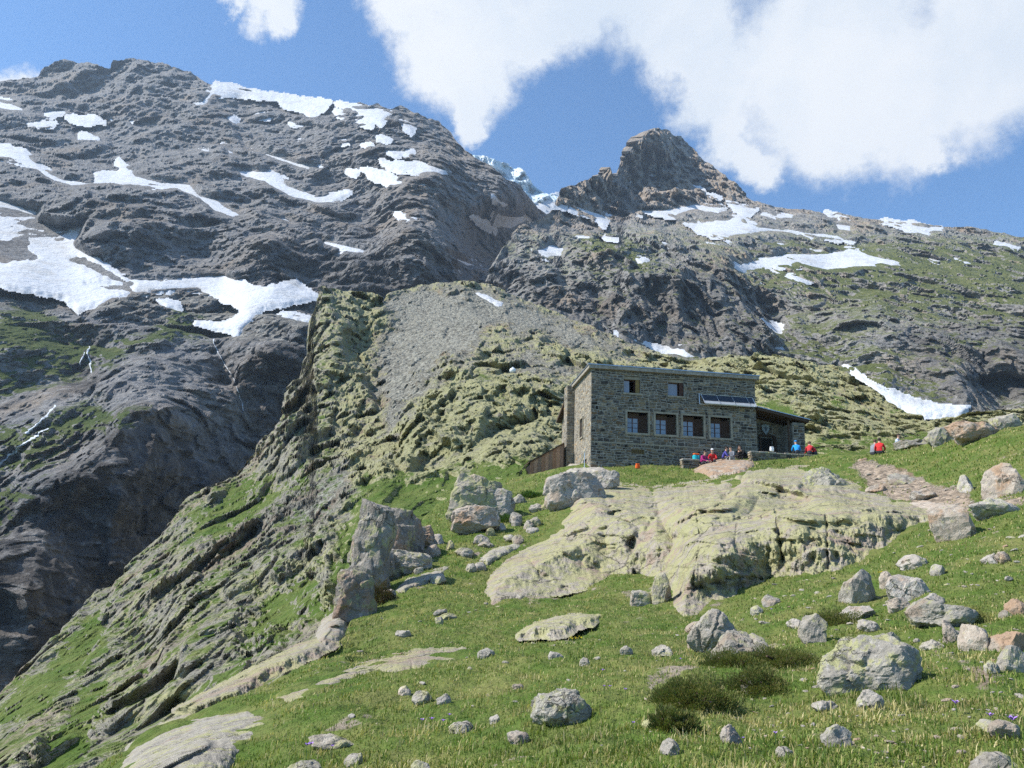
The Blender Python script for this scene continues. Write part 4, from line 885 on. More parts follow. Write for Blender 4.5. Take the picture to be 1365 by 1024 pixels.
B = [
 (1172, 898, 132, 66, R_LICHEN, 'largest grey boulder spotted with yellow lichen in right foreground', 21, 1),
 (749, 940, 78, 48, R_LICHEN, 'rounded lichened boulder alone in the centre foreground', 22, 1),
 (952, 838, 62, 60, R_GREY, 'tall split grey boulder standing below the great slab', 23, 2),
 (990, 866, 78, 50, R_GREY, 'lower pinkish half of the split boulder', 24, 1),
 (1148, 775, 48, 42, R_GREY, 'grey upright boulder just right of the slab foot', 25, 0),
 (1214, 778, 56, 30, R_PALE, 'pale wedge boulder beside the grey upright one', 26, 0),
 (1186, 770, 22, 22, R_RUST, 'small brownish block wedged between two boulders', 27, 0),
 (1198, 800, 28, 16, R_RUST, 'small rusty stone under the pale wedge boulder', 28, 0),
 (1266, 812, 82, 36, R_LICHEN, 'long tilted grey slab boulder among dry grass', 29, 0),
 (1277, 700, 52, 44, R_RUST, 'orange-stained boulder at the end of the slab', 30, 0),
 (1333, 683, 58, 22, R_PALE, 'white quartz-like block right of the orange boulder', 31, 0),
 (1348, 636, 56, 42, R_RUST, 'big pale brown boulder at the right edge on the bank', 32, 0),
 (1220, 747, 42, 18, R_PALE, 'flat whitish stone above the boulder pair', 33, 0),
 (1088, 842, 34, 36, R_GREY, 'upright grey stone half hidden by grass', 34, 0),
 (1138, 812, 56, 16, R_PALE, 'low flat pale stone in the grass below the upright boulder', 35, 0),
 (1270, 838, 28, 26, R_RUST, 'angular brown block below the tilted slab boulder', 36, 0),
 (1308, 858, 44, 28, R_RUST, 'reddish lumpy stone right of the angular brown block', 37, 0),
 (1352, 860, 42, 26, R_RUST, 'brown stone at the right edge below the bank', 38, 0),
 (1190, 852, 24, 24, R_GREY, 'grey blocky stone above the largest boulder', 39, 0),
 (1160, 832, 32, 16, R_PALE, 'pale stone in front of the low flat one', 40, 0),
 (1168, 952, 30, 24, R_PALE, 'pale pyramid stone with dark shadow in the foreground', 41, 0),
 (1120, 994, 36, 26, R_LICHEN, 'yellowish lichened stone near the bottom edge', 42, 0),
 (976, 994, 32, 24, R_PALE, 'white angular stone at the bottom centre right', 43, 0),
 (997, 924, 20, 24, R_PALE, 'small pale upright stone by the dark shrub', 44, 0),
 (1332, 1016, 56, 26, R_GREY, 'grey wedge stone cut by the bottom right edge', 45, 0),
 (1348, 985, 40, 20, R_GREY, 'flat grey stone with purple flowers beside it', 46, 0),
 (925, 855, 20, 16, R_RUST, 'small rusty stone left of the split boulder', 47, 0),
 (930, 838, 34, 16, R_RUST, 'pinkish low stone tucked behind the split boulder', 48, 0),
 (855, 795, 30, 22, R_GREY, 'grey block in the notch under the great slab', 49, 0),
 (883, 785, 34, 40, R_SLAB, 'lichened block leaning on the foot of the great slab', 50, 0),
 (690, 976, 36, 14, R_PALE, 'flat white stone in the centre foreground', 51, 0),
 (658, 955, 14, 12, R_PALE, 'small cream stone left of the flat white one', 52, 0),
 (592, 940, 20, 12, R_PALE, 'round pale stone in the row left of centre', 53, 0),
 (562, 938, 32, 16, R_GREY, 'grey flattish stone in the row left of centre', 54, 0),
 (539, 930, 18, 12, R_RUST, 'brownish stone at the left end of the row', 55, 0),
 (650, 878, 24, 14, R_GREY, 'small dark stone at the tip of the long slab', 56, 0),
 (615, 966, 34, 12, R_GREY, 'low grey stone in yellow grass by the flowers', 57, 0),
 (470, 1004, 32, 14, R_GREY, 'grey stone near the bottom in the left foreground', 58, 0),
 (560, 1016, 24, 16, R_PALE, 'pale stone cut by the bottom edge left of centre', 59, 0),
 (405, 1022, 60, 18, R_LICHEN, 'lichened flat rock at the bottom edge left of centre', 60, 0),
 (440, 985, 60, 14, R_SLAB, 'flat lichened stone strip in the left foreground', 61, 0),
 (690, 916, 18, 8, R_PALE, 'thin pale stone above the centre boulder', 62, 0),
 (742, 880, 20, 10, R_PALE, 'pinkish pale stone below the flat rock patch', 63, 0),
 (836, 870, 20, 12, R_GREY, 'little grey stone on the open meadow', 64, 0),
 (884, 868, 32, 14, R_GREY, 'flat tilted stone left of the split boulder', 65, 0),
 (780, 886, 14, 12, R_PALE, 'small upright stone on the open meadow', 66, 0),
 (1340, 742, 24, 14, R_RUST, 'small rusty stone on the right slope', 67, 0),
 (1325, 745, 28, 12, R_PALE, 'flat pale stone on the right slope', 68, 0),
 (1250, 758, 16, 14, R_PALE, 'small pale stone above the tilted slab boulder', 69, 0),
 (1245, 790, 26, 16, R_PALE, 'cream stone left of the tilted slab boulder', 70, 0),
 (1356, 800, 32, 24, R_RUST, 'reddish stone at the right edge mid slope', 71, 0),
 (1340, 810, 18, 10, R_GREY, 'dark flat stone beside the reddish one', 72, 0),
 (1356, 890, 34, 30, R_GREY, 'grey rounded stone at the right edge of the foreground', 73, 0),
 (1327, 904, 18, 14, R_LICHEN, 'small bright yellow lichened stone on the right', 74, 0),
 (1080, 745, 18, 12, R_GREY, 'small stone lying on the great slab', 75, 0),
 (1103, 633, 62, 36, R_LICHEN, 'big square lichened block on the edge of the terrace', 76, 0),
 (1258, 582, 34, 26, R_LICHEN, 'rounded yellowish boulder on the skyline of the right meadow', 77, 0),
 (1306, 578, 62, 26, R_RUST, 'pointed brownish boulder on the skyline of the right meadow', 78, 0),
 (1272, 572, 60, 22, R_LICHEN, 'long lichened boulder behind the rounded yellowish one', 79, 0),
 (1345, 562, 34, 18, R_GREY, 'shadowed grey boulder at the far right skyline', 80, 0),
 (1225, 590, 50, 10, R_GREY, 'thin grey slab lying left of the skyline boulders', 81, 0),
 (1290, 643, 22, 22, R_PALE, 'pale standing stone beside the path', 82, 0),
 (1205, 634, 40, 16, R_GREY, 'dark stone in the eroded bank of the path', 83, 0),
 (1170, 650, 26, 10, R_RUST, 'flat stone lying in the dirt path', 84, 0),
 (1235, 660, 40, 12, R_PALE, 'pale flagstone in the dirt path', 85, 0),
 (575, 732, 28, 18, R_RUST, 'red-brown block in the hollow beside the crag', 86, 0),
 (558, 760, 14, 10, R_GREY, 'small stone in the hollow below the crag', 87, 0),
 (870, 962, 28, 14, R_GREY, 'grey stone half sunk left of the shrub', 88, 0),
 (585, 822, 16, 10, R_GREY, 'small stone on the meadow below the bush', 89, 0),
 (536, 842, 22, 8, R_PALE, 'thin pale stone above the long slab', 90, 0),
 (693, 665, 20, 14, R_GREY, 'stone on the grass right of the pinkish hump', 91, 0),
 (688, 690, 22, 18, R_GREY, 'pointed stone below the pinkish rock hump', 92, 0),
 (705, 700, 22, 14, R_PALE, 'pale stone beside the pointed one', 93, 0),
 (655, 700, 22, 16, R_GREY, 'cracked block under the pinkish rock hump', 94, 0),
 (715, 676, 24, 12, R_PALE, 'flat pale stone left of the rock hump', 95, 0),
 (628, 756, 20, 12, R_GREY, 'grey stone on the grass beyond the meadow', 96, 0),
 (1060, 830, 20, 12, R_PALE, 'pale pebble-like stone right of the split boulder', 97, 0),
 (1030, 800, 24, 14, R_PALE, 'pale stone above the split boulder', 98, 0),
 (1010, 812, 22, 12, R_GREY, 'grey stone above the split boulder', 99, 0),
 (1245, 862, 30, 14, R_GREY, 'low stone right of the largest boulder', 100, 0),
 (1325, 980, 40, 14, R_LICHEN, 'flat lichened stone near the purple flowers', 101, 0),
 (1104, 958, 34, 12, R_GREY, 'flat grey stone below the largest boulder', 102, 0),
 (895, 1012, 30, 18, R_PALE, 'pale stone on the bottom edge right of centre', 103, 0),
 (1048, 1014, 20, 14, R_GREY, 'small stone at the bottom edge of the foreground', 104, 0),
]
for (u, v, w, h, mt, lab, sd, cr, near) in BLOCKS:
    o = boulder(u, v, w, h, mt, lab, sd, level=5, cracks=cr, planes=12, boxy=True, depth=0.9 if u < 560 else 0.6, sink=0.35, rot=(0, 0.1 * math.sin(sd), 0.3 * math.sin(sd * 2.0)))
    o.name = 'rock_outcrop'
    e = Vector(EYE) - o.location
    o.location += e.normalized() * near
for (u, v, w, h, mt, lab, sd, cr) in B:
    boulder(u, v, w, h, mt, lab, sd, level=5 if w > 60 else (4 if w > 24 else 3), cracks=cr, planes=9 if w > 40 else 7, depth=0.75, lift=0.5 if w > 60 else 0.42, sink=0.25 if w > 60 else 0.4,
            rot=(0.1 * math.sin(sd * 1.7), 0.12 * math.sin(sd * 2.3), sd * 0.9 if w < 50 else 0.25 * math.sin(sd)))

# blocks broken off the bedrock, between the slab and the crag
rb = np.random.default_rng(31)
for k in range(22):
    u, v = [(rb.uniform(640, 735), rb.uniform(672, 725)), (rb.uniform(560, 660), rb.uniform(715, 770)), (rb.uniform(470, 600), rb.uniform(775, 815))][0 if k < 11 else (1 if k < 18 else 2)]
    boulder(u, v, rb.uniform(12, 30), rb.uniform(8, 16), [R_SLAB, R_PALE, R_GREY][k % 3], 'low pale block of broken bedrock in the grass between slab and crag', 400 + k, level=3, planes=7, depth=.8, lift=.4, sink=.4,
            rot=(0, 0, rb.uniform(0, 6)), group='bedrock blocks between slab and crag')

# uncounted small stones strewn over the slope: three hundred of them as individuals
rs = np.random.default_rng(5)
proto = [rock_mesh(300 + k, (1, 0.8, 0.6), 2, 8, 1.0, m) for k, m in enumerate([R_GREY, R_PALE, R_RUST, R_GREY, R_PALE, R_LICHEN])]
cnt = 0
slab_sd = lambda u, v: max(sdf_poly(SLAB, np.array([u]), np.array([v]))[0], -99)
while cnt < 290:
    if rs.random() < 0.6:
        u = rs.uniform(980, 1365); v = rs.uniform(700, 1020)
    elif rs.random() < 0.4:
        u = rs.uniform(1130, 1330); v = 606 + (u - 1130) * 0.3 + rs.uniform(0, 50)
    else:
        u = rs.uniform(420, 1365); v = rs.uniform(700, 1020)
    vt = np.interp(u, MEAD.us, MEAD.vt)
    if v < vt + 12 or slab_sd(u, v) > -4: continue
    if any(abs(u - a) < w * 1.2 + 4 and abs(v - b) < hh * 1.4 + 4 for a, b, w, hh in ROCK_SPOTS): continue
    p, _ = MEAD.where(u, v); p = p[0]; r = np.linalg.norm(p - EYE)
    wpx = min(15, 3.5 + rs.exponential(2.6)); s = wpx / FOC * r / 2
    o = link('stone', proto[rs.integers(len(proto))], category='rock', group='small stones strewn in the grass',
             label='one of many small stones strewn in the grass')
    o.location = (p[0], p[1], p[2] + s * 0.08); o.scale = (s * rs.uniform(.8, 1.3), s * rs.uniform(.7, 1.1), s * rs.uniform(.4, 1.0))
    o.rotation_euler = (rs.uniform(-.3, .3), rs.uniform(-.3, .3), rs.uniform(0, 6.3))
    cnt += 1
    ROCK_SPOTS.append((u, v, wpx * 0.4, wpx * 0.3))
# ------------------------------------------------------------------ the stone hut
class MB:
    def __init__(self): self.v, self.f = [], []
    def add(self, vs, fs):
        o = len(self.v); self.v += [tuple(map(float, p)) for p in vs]; self.f += [tuple(i + o for i in q) for q in fs]
        return self
    def box(self, x0, x1, y0, y1, z0, z1):
        return self.hexa([(x0, y0, z0), (x1, y0, z0), (x1, y1, z0), (x0, y1, z0), (x0, y0, z1), (x1, y0, z1), (x1, y1, z1), (x0, y1, z1)])
    def hexa(self, p):
        return self.add(p, [(3, 2, 1, 0), (4, 5, 6, 7), (0, 1, 5, 4), (1, 2, 6, 5), (2, 3, 7, 6), (3, 0, 4, 7)])
    def prism(self, poly, y0, y1):
        """polygon in x-z pulled along y"""
        n = len(poly)
        vs = [(x, y0, z) for x, z in poly] + [(x, y1, z) for x, z in poly]
        return self.add(vs, [tuple(range(n)), tuple(range(2 * n - 1, n - 1, -1))] + [(i, i + n, (i + 1) % n + n, (i + 1) % n) for i in range(n)])
    def tube(self, pts, r, n=8):
        pts = [Vector(p) for p in pts]
        for a, b in zip(pts[:-1], pts[1:]):
            d = (b - a).normalized(); s = d.orthogonal().normalized(); t = d.cross(s)
            ring = lambda c: [c + (s * math.cos(k * 2 * math.pi / n) + t * math.sin(k * 2 * math.pi / n)) * r for k in range(n)]
            self.add(ring(a) + ring(b), [(k, (k + 1) % n, (k + 1) % n + n, k + n) for k in range(n)] + [tuple(range(n - 1, -1, -1)), tuple(range(n, 2 * n))])
        return self
    def build(self, name, mat, parent=None, bevel=0.0, **tags):
        me = bpy.data.meshes.new(name)
        me.from_pydata(self.v, [], self.f); me.update()
        if bevel:
            bm = bmesh.new(); bm.from_mesh(me)
            bmesh.ops.remove_doubles(bm, verts=bm.verts, dist=1e-5)
            bmesh.ops.bevel(bm, geom=list(bm.edges), offset=bevel, segments=1, affect='EDGES', clamp_overlap=True)
            bm.to_mesh(me); bm.free()
        me.materials.append(mat)
        return link(name, me, parent, **tags)

def masonry_material():
    m, t = material('rubble_masonry')
    vc = t.n('ShaderNodeVertexColor', layer_name='tone').outputs[0]
    p = t.n('ShaderNodeNewGeometry').outputs['Position']
    n = t.noise(p, 9.0, 6.0, 0.7)
    c = t.mix(t.ramp(n, 0.3, 0.7), t.mix(1.0, vc, (0.62, 0.62, 0.62), 'MULTIPLY'), t.mix(1.0, vc, (1.35, 1.33, 1.28), 'MULTIPLY'))
    finish(t, c, 0.92, n, 0.03, 0.8, 0.15)
    return m
M_STONE = masonry_material()
M_MORTAR = plain('lime_mortar', (0.27, 0.25, 0.21), 0.95, 0.1, 0.3, 3.0, 0.02)
M_CONC = plain('weathered_concrete', (0.29, 0.258, 0.195), 0.9, 0.2, 0.2, 4.0, 0.01)
M_WOOD = plain('red_brown_wood', (0.075, 0.034, 0.022), 0.7, 0.3, 0.35, 14.0, 0.004)
M_PLANK = plain('larch_planks', (0.3, 0.165, 0.1), 0.8, 0.2, 0.35, 10.0, 0.006)
M_DARKWOOD = plain('dark_timber', (0.075, 0.05, 0.034), 0.8, 0.2, 0.3, 10.0, 0.005)
M_ROOF = plain('zinc_roof', (0.36, 0.4, 0.46), 0.4, 0.5, 0.2, 2.0, 0.0, 0.8)
M_FASCIA = plain('fascia_board', (0.3, 0.27, 0.22), 0.85, 0.2, 0.3, 5.0, 0.004)
M_ALU = plain('aluminium', (0.62, 0.64, 0.66), 0.4, 0.5, 0.1, 4.0, 0.0, 0.7)
M_CELL = plain('solar_cell', (0.035, 0.037, 0.045), 0.2, 0.6, 0.2, 3.0)
M_REFLECTION = plain('panel_reflection', (0.42, 0.43, 0.44), 0.35, 0.5, 0.1, 3.0)
M_GLASS = plain('window_glass', (0.2, 0.23, 0.28), 0.1, 1.0, 0.1, 2.0)
M_INSIDE = plain('dark_interior', (0.03, 0.027, 0.024), 0.95, 0.05, 0.2)
M_RUSTY = plain('rusty_grille', (0.12, 0.085, 0.035), 0.8, 0.3, 0.4, 6.0)
M_SHIELD = plain('enamel_shield', (0.32, 0.37, 0.4), 0.5, 0.4, 0.15, 4.0)
M_SHIELD2 = plain('enamel_mark', (0.1, 0.13, 0.16), 0.5, 0.4, 0.15, 4.0)
M_WHITEP = plain('white_paint', (0.75, 0.75, 0.73), 0.6, 0.3, 0.06)

def facing(rects, holes, seed, tones=None, hmin=0.11, hmax=0.27, wmin=0.13, wmax=0.4, dim=None, proud=1.0):
    """rubble stones on the plane y=0 (outside is -y): list of quads with one tone per stone"""
    r = np.random.default_rng(seed)
    dim = dim or (0.95 if tones else 0.58)  # shade put into the colour: default stones darker than the sunny left faces
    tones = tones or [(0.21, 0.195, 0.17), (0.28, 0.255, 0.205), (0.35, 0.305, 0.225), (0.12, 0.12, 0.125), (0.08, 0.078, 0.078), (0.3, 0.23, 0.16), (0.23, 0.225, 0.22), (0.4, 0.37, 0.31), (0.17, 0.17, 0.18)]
    V, F, T = [], [], []
    for (x0, x1, z0, z1) in rects:
        z = z0
        while z < z1 - 0.02:
            h = min(r.uniform(hmin, hmax), z1 - z)
            if z1 - z - h < hmin * 0.6: h = z1 - z
            x = x0
            while x < x1 - 0.02:
                w = min(r.uniform(wmin, wmax) * (0.8 + h * 2), x1 - x)
                if x1 - x - w < wmin * 0.6: w = x1 - x
                hh, zz = h, z
                if r.random() < 0.25 and h > 0.19:
                    parts = [(z, h * 0.52), (z + h * 0.52, h * 0.48)]
                else: parts = [(z, h)]
                for zz, hh in parts:
                    a, b, c, d = x + 0.012, x + w - 0.012, zz + 0.011, zz + hh - 0.011
                    bad = any(a < H[1] and b > H[0] and c < H[3] and d > H[2] for H in holes)
                    if bad:
                        for H in holes:     # trim the stone against an opening
                            if a < H[1] and b > H[0] and c < H[3] and d > H[2]:
                                if a < H[0] - 0.09: b = H[0] - 0.006
                                elif b > H[1] + 0.09: a = H[1] + 0.006
                                elif c < H[2] - 0.05: d = H[2] - 0.006
                                elif d > H[3] + 0.05: c = H[3] + 0.006
                                else: a = b
                    if b - a < 0.04 or d - c < 0.03: continue
                    j = lambda s=0.022: r.uniform(0, s)
                    out = r.uniform(0.012, 0.055) * proud; k = 0.02
                    o = len(V)
                    ring = [(a + j(), c + j()), (b - j(), c + j()), (b - j(), d - j()), (a + j(), d - j())]
                    V += [(px, 0.03, pz) for px, pz in ring]
                    mx, mz = (a + b) / 2, (c + d) / 2
                    V += [(px + (mx - px) * k / (b - a) * 2, -out + r.uniform(-.012, .012), pz + (mz - pz) * k / (d - c) * 2) for px, pz in ring]
                    F += [(o + 4, o + 5, o + 6, o + 7)] + [(o + q, o + (q + 1) % 4, o + 4 + (q + 1) % 4, o + 4 + q) for q in range(4)]
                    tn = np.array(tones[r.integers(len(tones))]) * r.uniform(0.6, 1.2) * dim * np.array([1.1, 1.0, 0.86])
                    T += [tn] * 8
                x += w
            z += h
    V = np.array(V)
    q = np.c_[V[:, 0] * 1.7, V[:, 2] * 1.7, np.full(len(V), seed * 1.3)]
    q2 = np.c_[V[:, 0] * 5.0, V[:, 2] * 5.0, np.full(len(V), seed * 2.3)]
    edge = np.ones(len(V))
    for (x0, x1, z0, z1) in rects:
        edge = np.minimum(edge, np.clip(np.minimum.reduce([np.abs(V[:, 0] - x0), np.abs(V[:, 0] - x1), np.abs(V[:, 2] - z0), np.abs(V[:, 2] - z1)]) / 0.25, 0, 1))
    for H in holes:
        dx = np.maximum.reduce([H[0] - V[:, 0], V[:, 0] - H[1], 0 * V[:, 0]]); dz = np.maximum.reduce([H[2] - V[:, 2], V[:, 2] - H[3], 0 * V[:, 0]])
        edge = np.minimum(edge, np.clip(np.hypot(dx, dz) / 0.25, 0, 1))
    V[:, 2] += (0.13 * perlin(q) + 0.045 * perlin(q2)) * edge      # courses wander as rubble does
    V[:, 0] += (0.07 * perlin(q + 9.0) + 0.045 * perlin(q2 + 9.0)) * edge
    return V, np.array(F), np.array(T)

def put_facing(parent, rects, holes, seed, M=None, **kw):
    v, f, t = facing(rects, holes, seed, **kw)
    if M is not None:
        v = np.array([(M @ Vector(p))[:] for p in v])
    me = mesh_np('stone_facing', v, f, M_STONE, {'tone': t})
    return link('stone_facing', me, parent, kind='stuff')

TH = math.radians(7.5)
HC = at(787, 623, 52.0)
HX = np.array([math.cos(TH), math.sin(TH), 0]); HY = np.array([-math.sin(TH), math.cos(TH), 0])
def hut_xz(u, v, y=0.0):
    """where a bearing meets the plane of the hut front, in the hut's own x and z"""
    d = sight(u, v); p = HC + HY * y
    q = EYE + d * (((p - EYE) @ HY) / (d @ HY)) - HC
    return float(q @ HX), float(q[2])
hut = empty('mountain_hut', tuple(HC), TH, label='two-storey grey stone mountain hut with flat metal roof and lean-to', category='hut')
W, HT, DEP, BASE = 11.5, 6.62, 6.0, -1.6
low, upw = [], []
for (a, b, c, d) in [(833.4, 546, 866.4, 580.7), (870.9, 548.5, 904.2, 582.9), (907.4, 551, 940.5, 585.4), (943.9, 553.3, 976.7, 587.6)]:
    x0, z1 = hut_xz(a, b); x1, z0 = hut_xz(c, d)
    low.append((x0, x1, 2.32, 3.98))
for (a, b, c, d) in [(831.8, 500.3, 853.8, 524.6), (890.4, 504.1, 912.1, 528.7)]:
    x0, _ = hut_xz(a, b); x1, _ = hut_xz(c, d)
    upw.append((x0, x1, 5.14, 6.33))
vx0, _ = hut_xz(841.2, 598.6); vx1, _ = hut_xz(859.2, 605.6)
vent = (vx0, vx1, 1.05, 1.35)
open_low = [(a + 0.13, b - 0.13, c + 0.13, d - 0.13) for a, b, c, d in low]
holes = open_low + upw + [vent]
# front wall with real openings
xs = sorted({0.0, W, *[h[0] for h in holes], *[h[1] for h in holes]}); zs = sorted({BASE, HT, *[h[2] for h in holes], *[h[3] for h in holes]})
mb = MB()
for a, b in zip(xs[:-1], xs[1:]):
    for c, d in zip(zs[:-1], zs[1:]):
        mx, mz = (a + b) / 2, (c + d) / 2
        if not any(h[0] < mx < h[1] and h[2] < mz < h[3] for h in holes): mb.box(a, b, 0.0, 0.5, c, d)
front = mb.build('wall', M_MORTAR, hut)
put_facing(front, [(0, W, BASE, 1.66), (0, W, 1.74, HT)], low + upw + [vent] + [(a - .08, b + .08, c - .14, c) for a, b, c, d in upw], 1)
MB().box(0.0, W, -0.035, -0.001, 1.665, 1.735).build('string_course', M_CONC, hut)
# left gable with window and low door
side_holes = [(2.3, 3.1, 2.45, 3.75), (1.1, 2.1, -0.4, 0.75)]
ys = sorted({0.5, DEP, *[h[0] for h in side_holes], *[h[1] for h in side_holes]}); zs = sorted({BASE, HT, *[h[2] for h in side_holes], *[h[3] for h in side_holes]})
mb = MB()
for a, b in zip(ys[:-1], ys[1:]):
    for c, d in zip(zs[:-1], zs[1:]):
        my, mz = (a + b) / 2, (c + d) / 2
        if not any(h[0] < my < h[1] and h[2] < mz < h[3] for h in side_holes): mb.box(0.0, 0.5, a, b, c, d)
gable = mb.build('wall', M_MORTAR, hut)
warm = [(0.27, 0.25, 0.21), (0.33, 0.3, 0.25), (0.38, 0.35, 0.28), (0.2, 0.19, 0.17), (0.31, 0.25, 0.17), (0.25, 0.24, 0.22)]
MS = Matrix(((0, 1, 0, 0), (-1, 0, 0, DEP), (0, 0, 1, 0), (0, 0, 0, 1)))     # facing plane turned onto the left gable
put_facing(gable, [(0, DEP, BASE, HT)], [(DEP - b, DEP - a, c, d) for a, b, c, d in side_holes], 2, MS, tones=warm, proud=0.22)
MB().box(0.5, W, DEP - 0.5, DEP, BASE, HT).box(W - 0.5, W, 0.5, DEP - 0.5, BASE, HT).build('wall', M_MORTAR, hut)
MB().box(0.5, W - 0.5, 0.5, DEP - 0.5, 1.9, 2.1).box(0.5, W - 0.5, 0.5, DEP - 0.5, 4.7, 4.85).build('floor', M_INSIDE, hut)
# roof: a shallow slab with fascia and metal edge
mb = MB().hexa([(-0.22, -0.28, HT + 0.02), (W + 0.22, -0.28, HT + 0.02), (W + 0.22, DEP + 0.2, HT - 0.05), (-0.22, DEP + 0.2, HT - 0.05), (-0.22, -0.28, HT + 0.24), (W + 0.22, -0.28, HT + 0.24), (W + 0.22, DEP + 0.2, HT + 0.17), (-0.22, DEP + 0.2, HT + 0.17)])
roof = mb.build('roof', M_FASCIA, hut)
mb = MB().hexa([(-0.27, -0.33, HT + 0.243), (W + 0.27, -0.33, HT + 0.243), (W + 0.27, DEP + 0.25, HT + 0.173), (-0.27, DEP + 0.25, HT + 0.173), (-0.27, -0.33, HT + 0.31), (W + 0.27, -0.33, HT + 0.31), (W + 0.27, DEP + 0.25, HT + 0.24), (-0.27, DEP + 0.25, HT + 0.24)])
mb.build('metal_sheet', M_ROOF, roof)
# buttress and the lower rear block
mb = MB().box(-0.55, 0.0, 5.2, 6.3, BASE, 6.72); bt = mb.build('buttress', M_MORTAR, hut)
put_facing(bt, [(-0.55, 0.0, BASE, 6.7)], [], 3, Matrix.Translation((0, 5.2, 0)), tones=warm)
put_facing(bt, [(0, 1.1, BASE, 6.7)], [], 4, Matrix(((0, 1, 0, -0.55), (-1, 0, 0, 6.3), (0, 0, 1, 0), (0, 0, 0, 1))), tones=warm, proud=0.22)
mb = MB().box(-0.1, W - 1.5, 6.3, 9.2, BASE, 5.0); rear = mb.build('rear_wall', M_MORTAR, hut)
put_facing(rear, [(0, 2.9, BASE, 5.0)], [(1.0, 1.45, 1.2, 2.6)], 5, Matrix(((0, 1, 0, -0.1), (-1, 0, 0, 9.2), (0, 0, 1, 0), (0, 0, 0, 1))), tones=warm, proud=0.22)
MB().hexa([(-0.5, 6.35, 5.75), (W - 1.4, 6.35, 5.75), (W - 1.4, 9.5, 4.75), (-0.5, 9.5, 4.75), (-0.5, 6.35, 5.95), (W - 1.4, 6.35, 5.95), (W - 1.4, 9.5, 4.95), (-0.5, 9.5, 4.95)]).build('rear_roof', M_DARKWOOD, hut)
MB().hexa([(-0.12, 6.35, 5.0), (0.02, 6.35, 5.0), (0.02, 9.2, 5.0), (-0.12, 9.2, 5.0), (-0.12, 6.35, 5.75), (0.02, 6.35, 5.75), (0.02, 9.2, 4.99 + .02), (-0.12, 9.2, 5.01)]).build('gable_boards', M_PLANK, hut)
MB().box(-0.16, -0.105, 7.78, 8.18, 1.2, 2.6).build('shutter', M_WOOD, hut, label='closed wooden shutter on the rear block')

M_SHUT = plain('brown_shutter', (0.05, 0.03, 0.02), 0.8, 0.2, 0.3, 10.0, 0.004)
def casement(parent, x0, x1, z0, z1, y, cols, rows, shutter_side):
    """brown window set deep in its opening, with an open shutter folded against the reveal"""
    w = empty('window', (0, 0, 0)); w.parent = parent
    wx1 = x0 + (x1 - x0) * 0.63; zt = z1 - (z1 - z0) * 0.2
    f = 0.075
    mb = MB().box(x0, x0 + f, y, y + .08, z0, zt).box(wx1 - f, wx1, y, y + .08, z0, zt).box(x0 + f, wx1 - f, y, y + .08, z0, z0 + f).box(x0 + f, wx1 - f, y, y + .08, zt - f, zt)
    mb.build('frame', M_WOOD, w, bevel=0.006)
    MB().box(x0, wx1, y + .02, y + .1, zt + 0.002, z1).build('lintel_shade_board', M_DARKWOOD, w)  # dark board stands in for the shade under the lintel
    cw = (wx1 - x0 - 2 * f) / cols; rh = (zt - z0 - 2 * f) / rows
    mb = MB()
    for c in range(1, cols):
        mb.box(x0 + f + c * cw - .03, x0 + f + c * cw + .03, y + .005, y + .07, z0 + f, zt - f)
    mb.build('mullion', M_WOOD, w)
    mb = MB()
    for c in range(cols):
        for r_ in range(1, rows):
            mb.box(x0 + f + c * cw + .031, x0 + f + (c + 1) * cw - .031, y + .015, y + .06, z0 + f + r_ * rh - .016, z0 + f + r_ * rh + .016)
    mb.build('glazing_bar', M_WOOD, w)
    for c in range(cols):
        for r_ in range(rows):
            MB().box(x0 + f + c * cw, x0 + f + (c + 1) * cw, y + .035, y + .042, z0 + f + r_ * rh, z0 + f + (r_ + 1) * rh).build('pane', M_GLASS, w)
    # shutter boards folded back to the right, hinged at the wall
    sx0 = wx1 + 0.01; n = 4
    sh = MB()
    for k in range(n):
        a = sx0 + (x1 - sx0 - .01) * k / n; b = sx0 + (x1 - sx0 - .01) * (k + 1) / n - .008
        ya, yb = y - 0.0 - 0.16 * k / n, y - 0.16 * (k + 1) / n
        sh.hexa([(a, ya, z0 + .03), (b, yb, z0 + .03), (b, yb + .04, z0 + .03), (a, ya + .04, z0 + .03), (a, ya, z1 - .14), (b, yb, z1 - .14), (b, yb + .04, z1 - .14), (a, ya + .04, z1 - .14)])
    sh.build('shutter', M_SHUT, w)
    return w

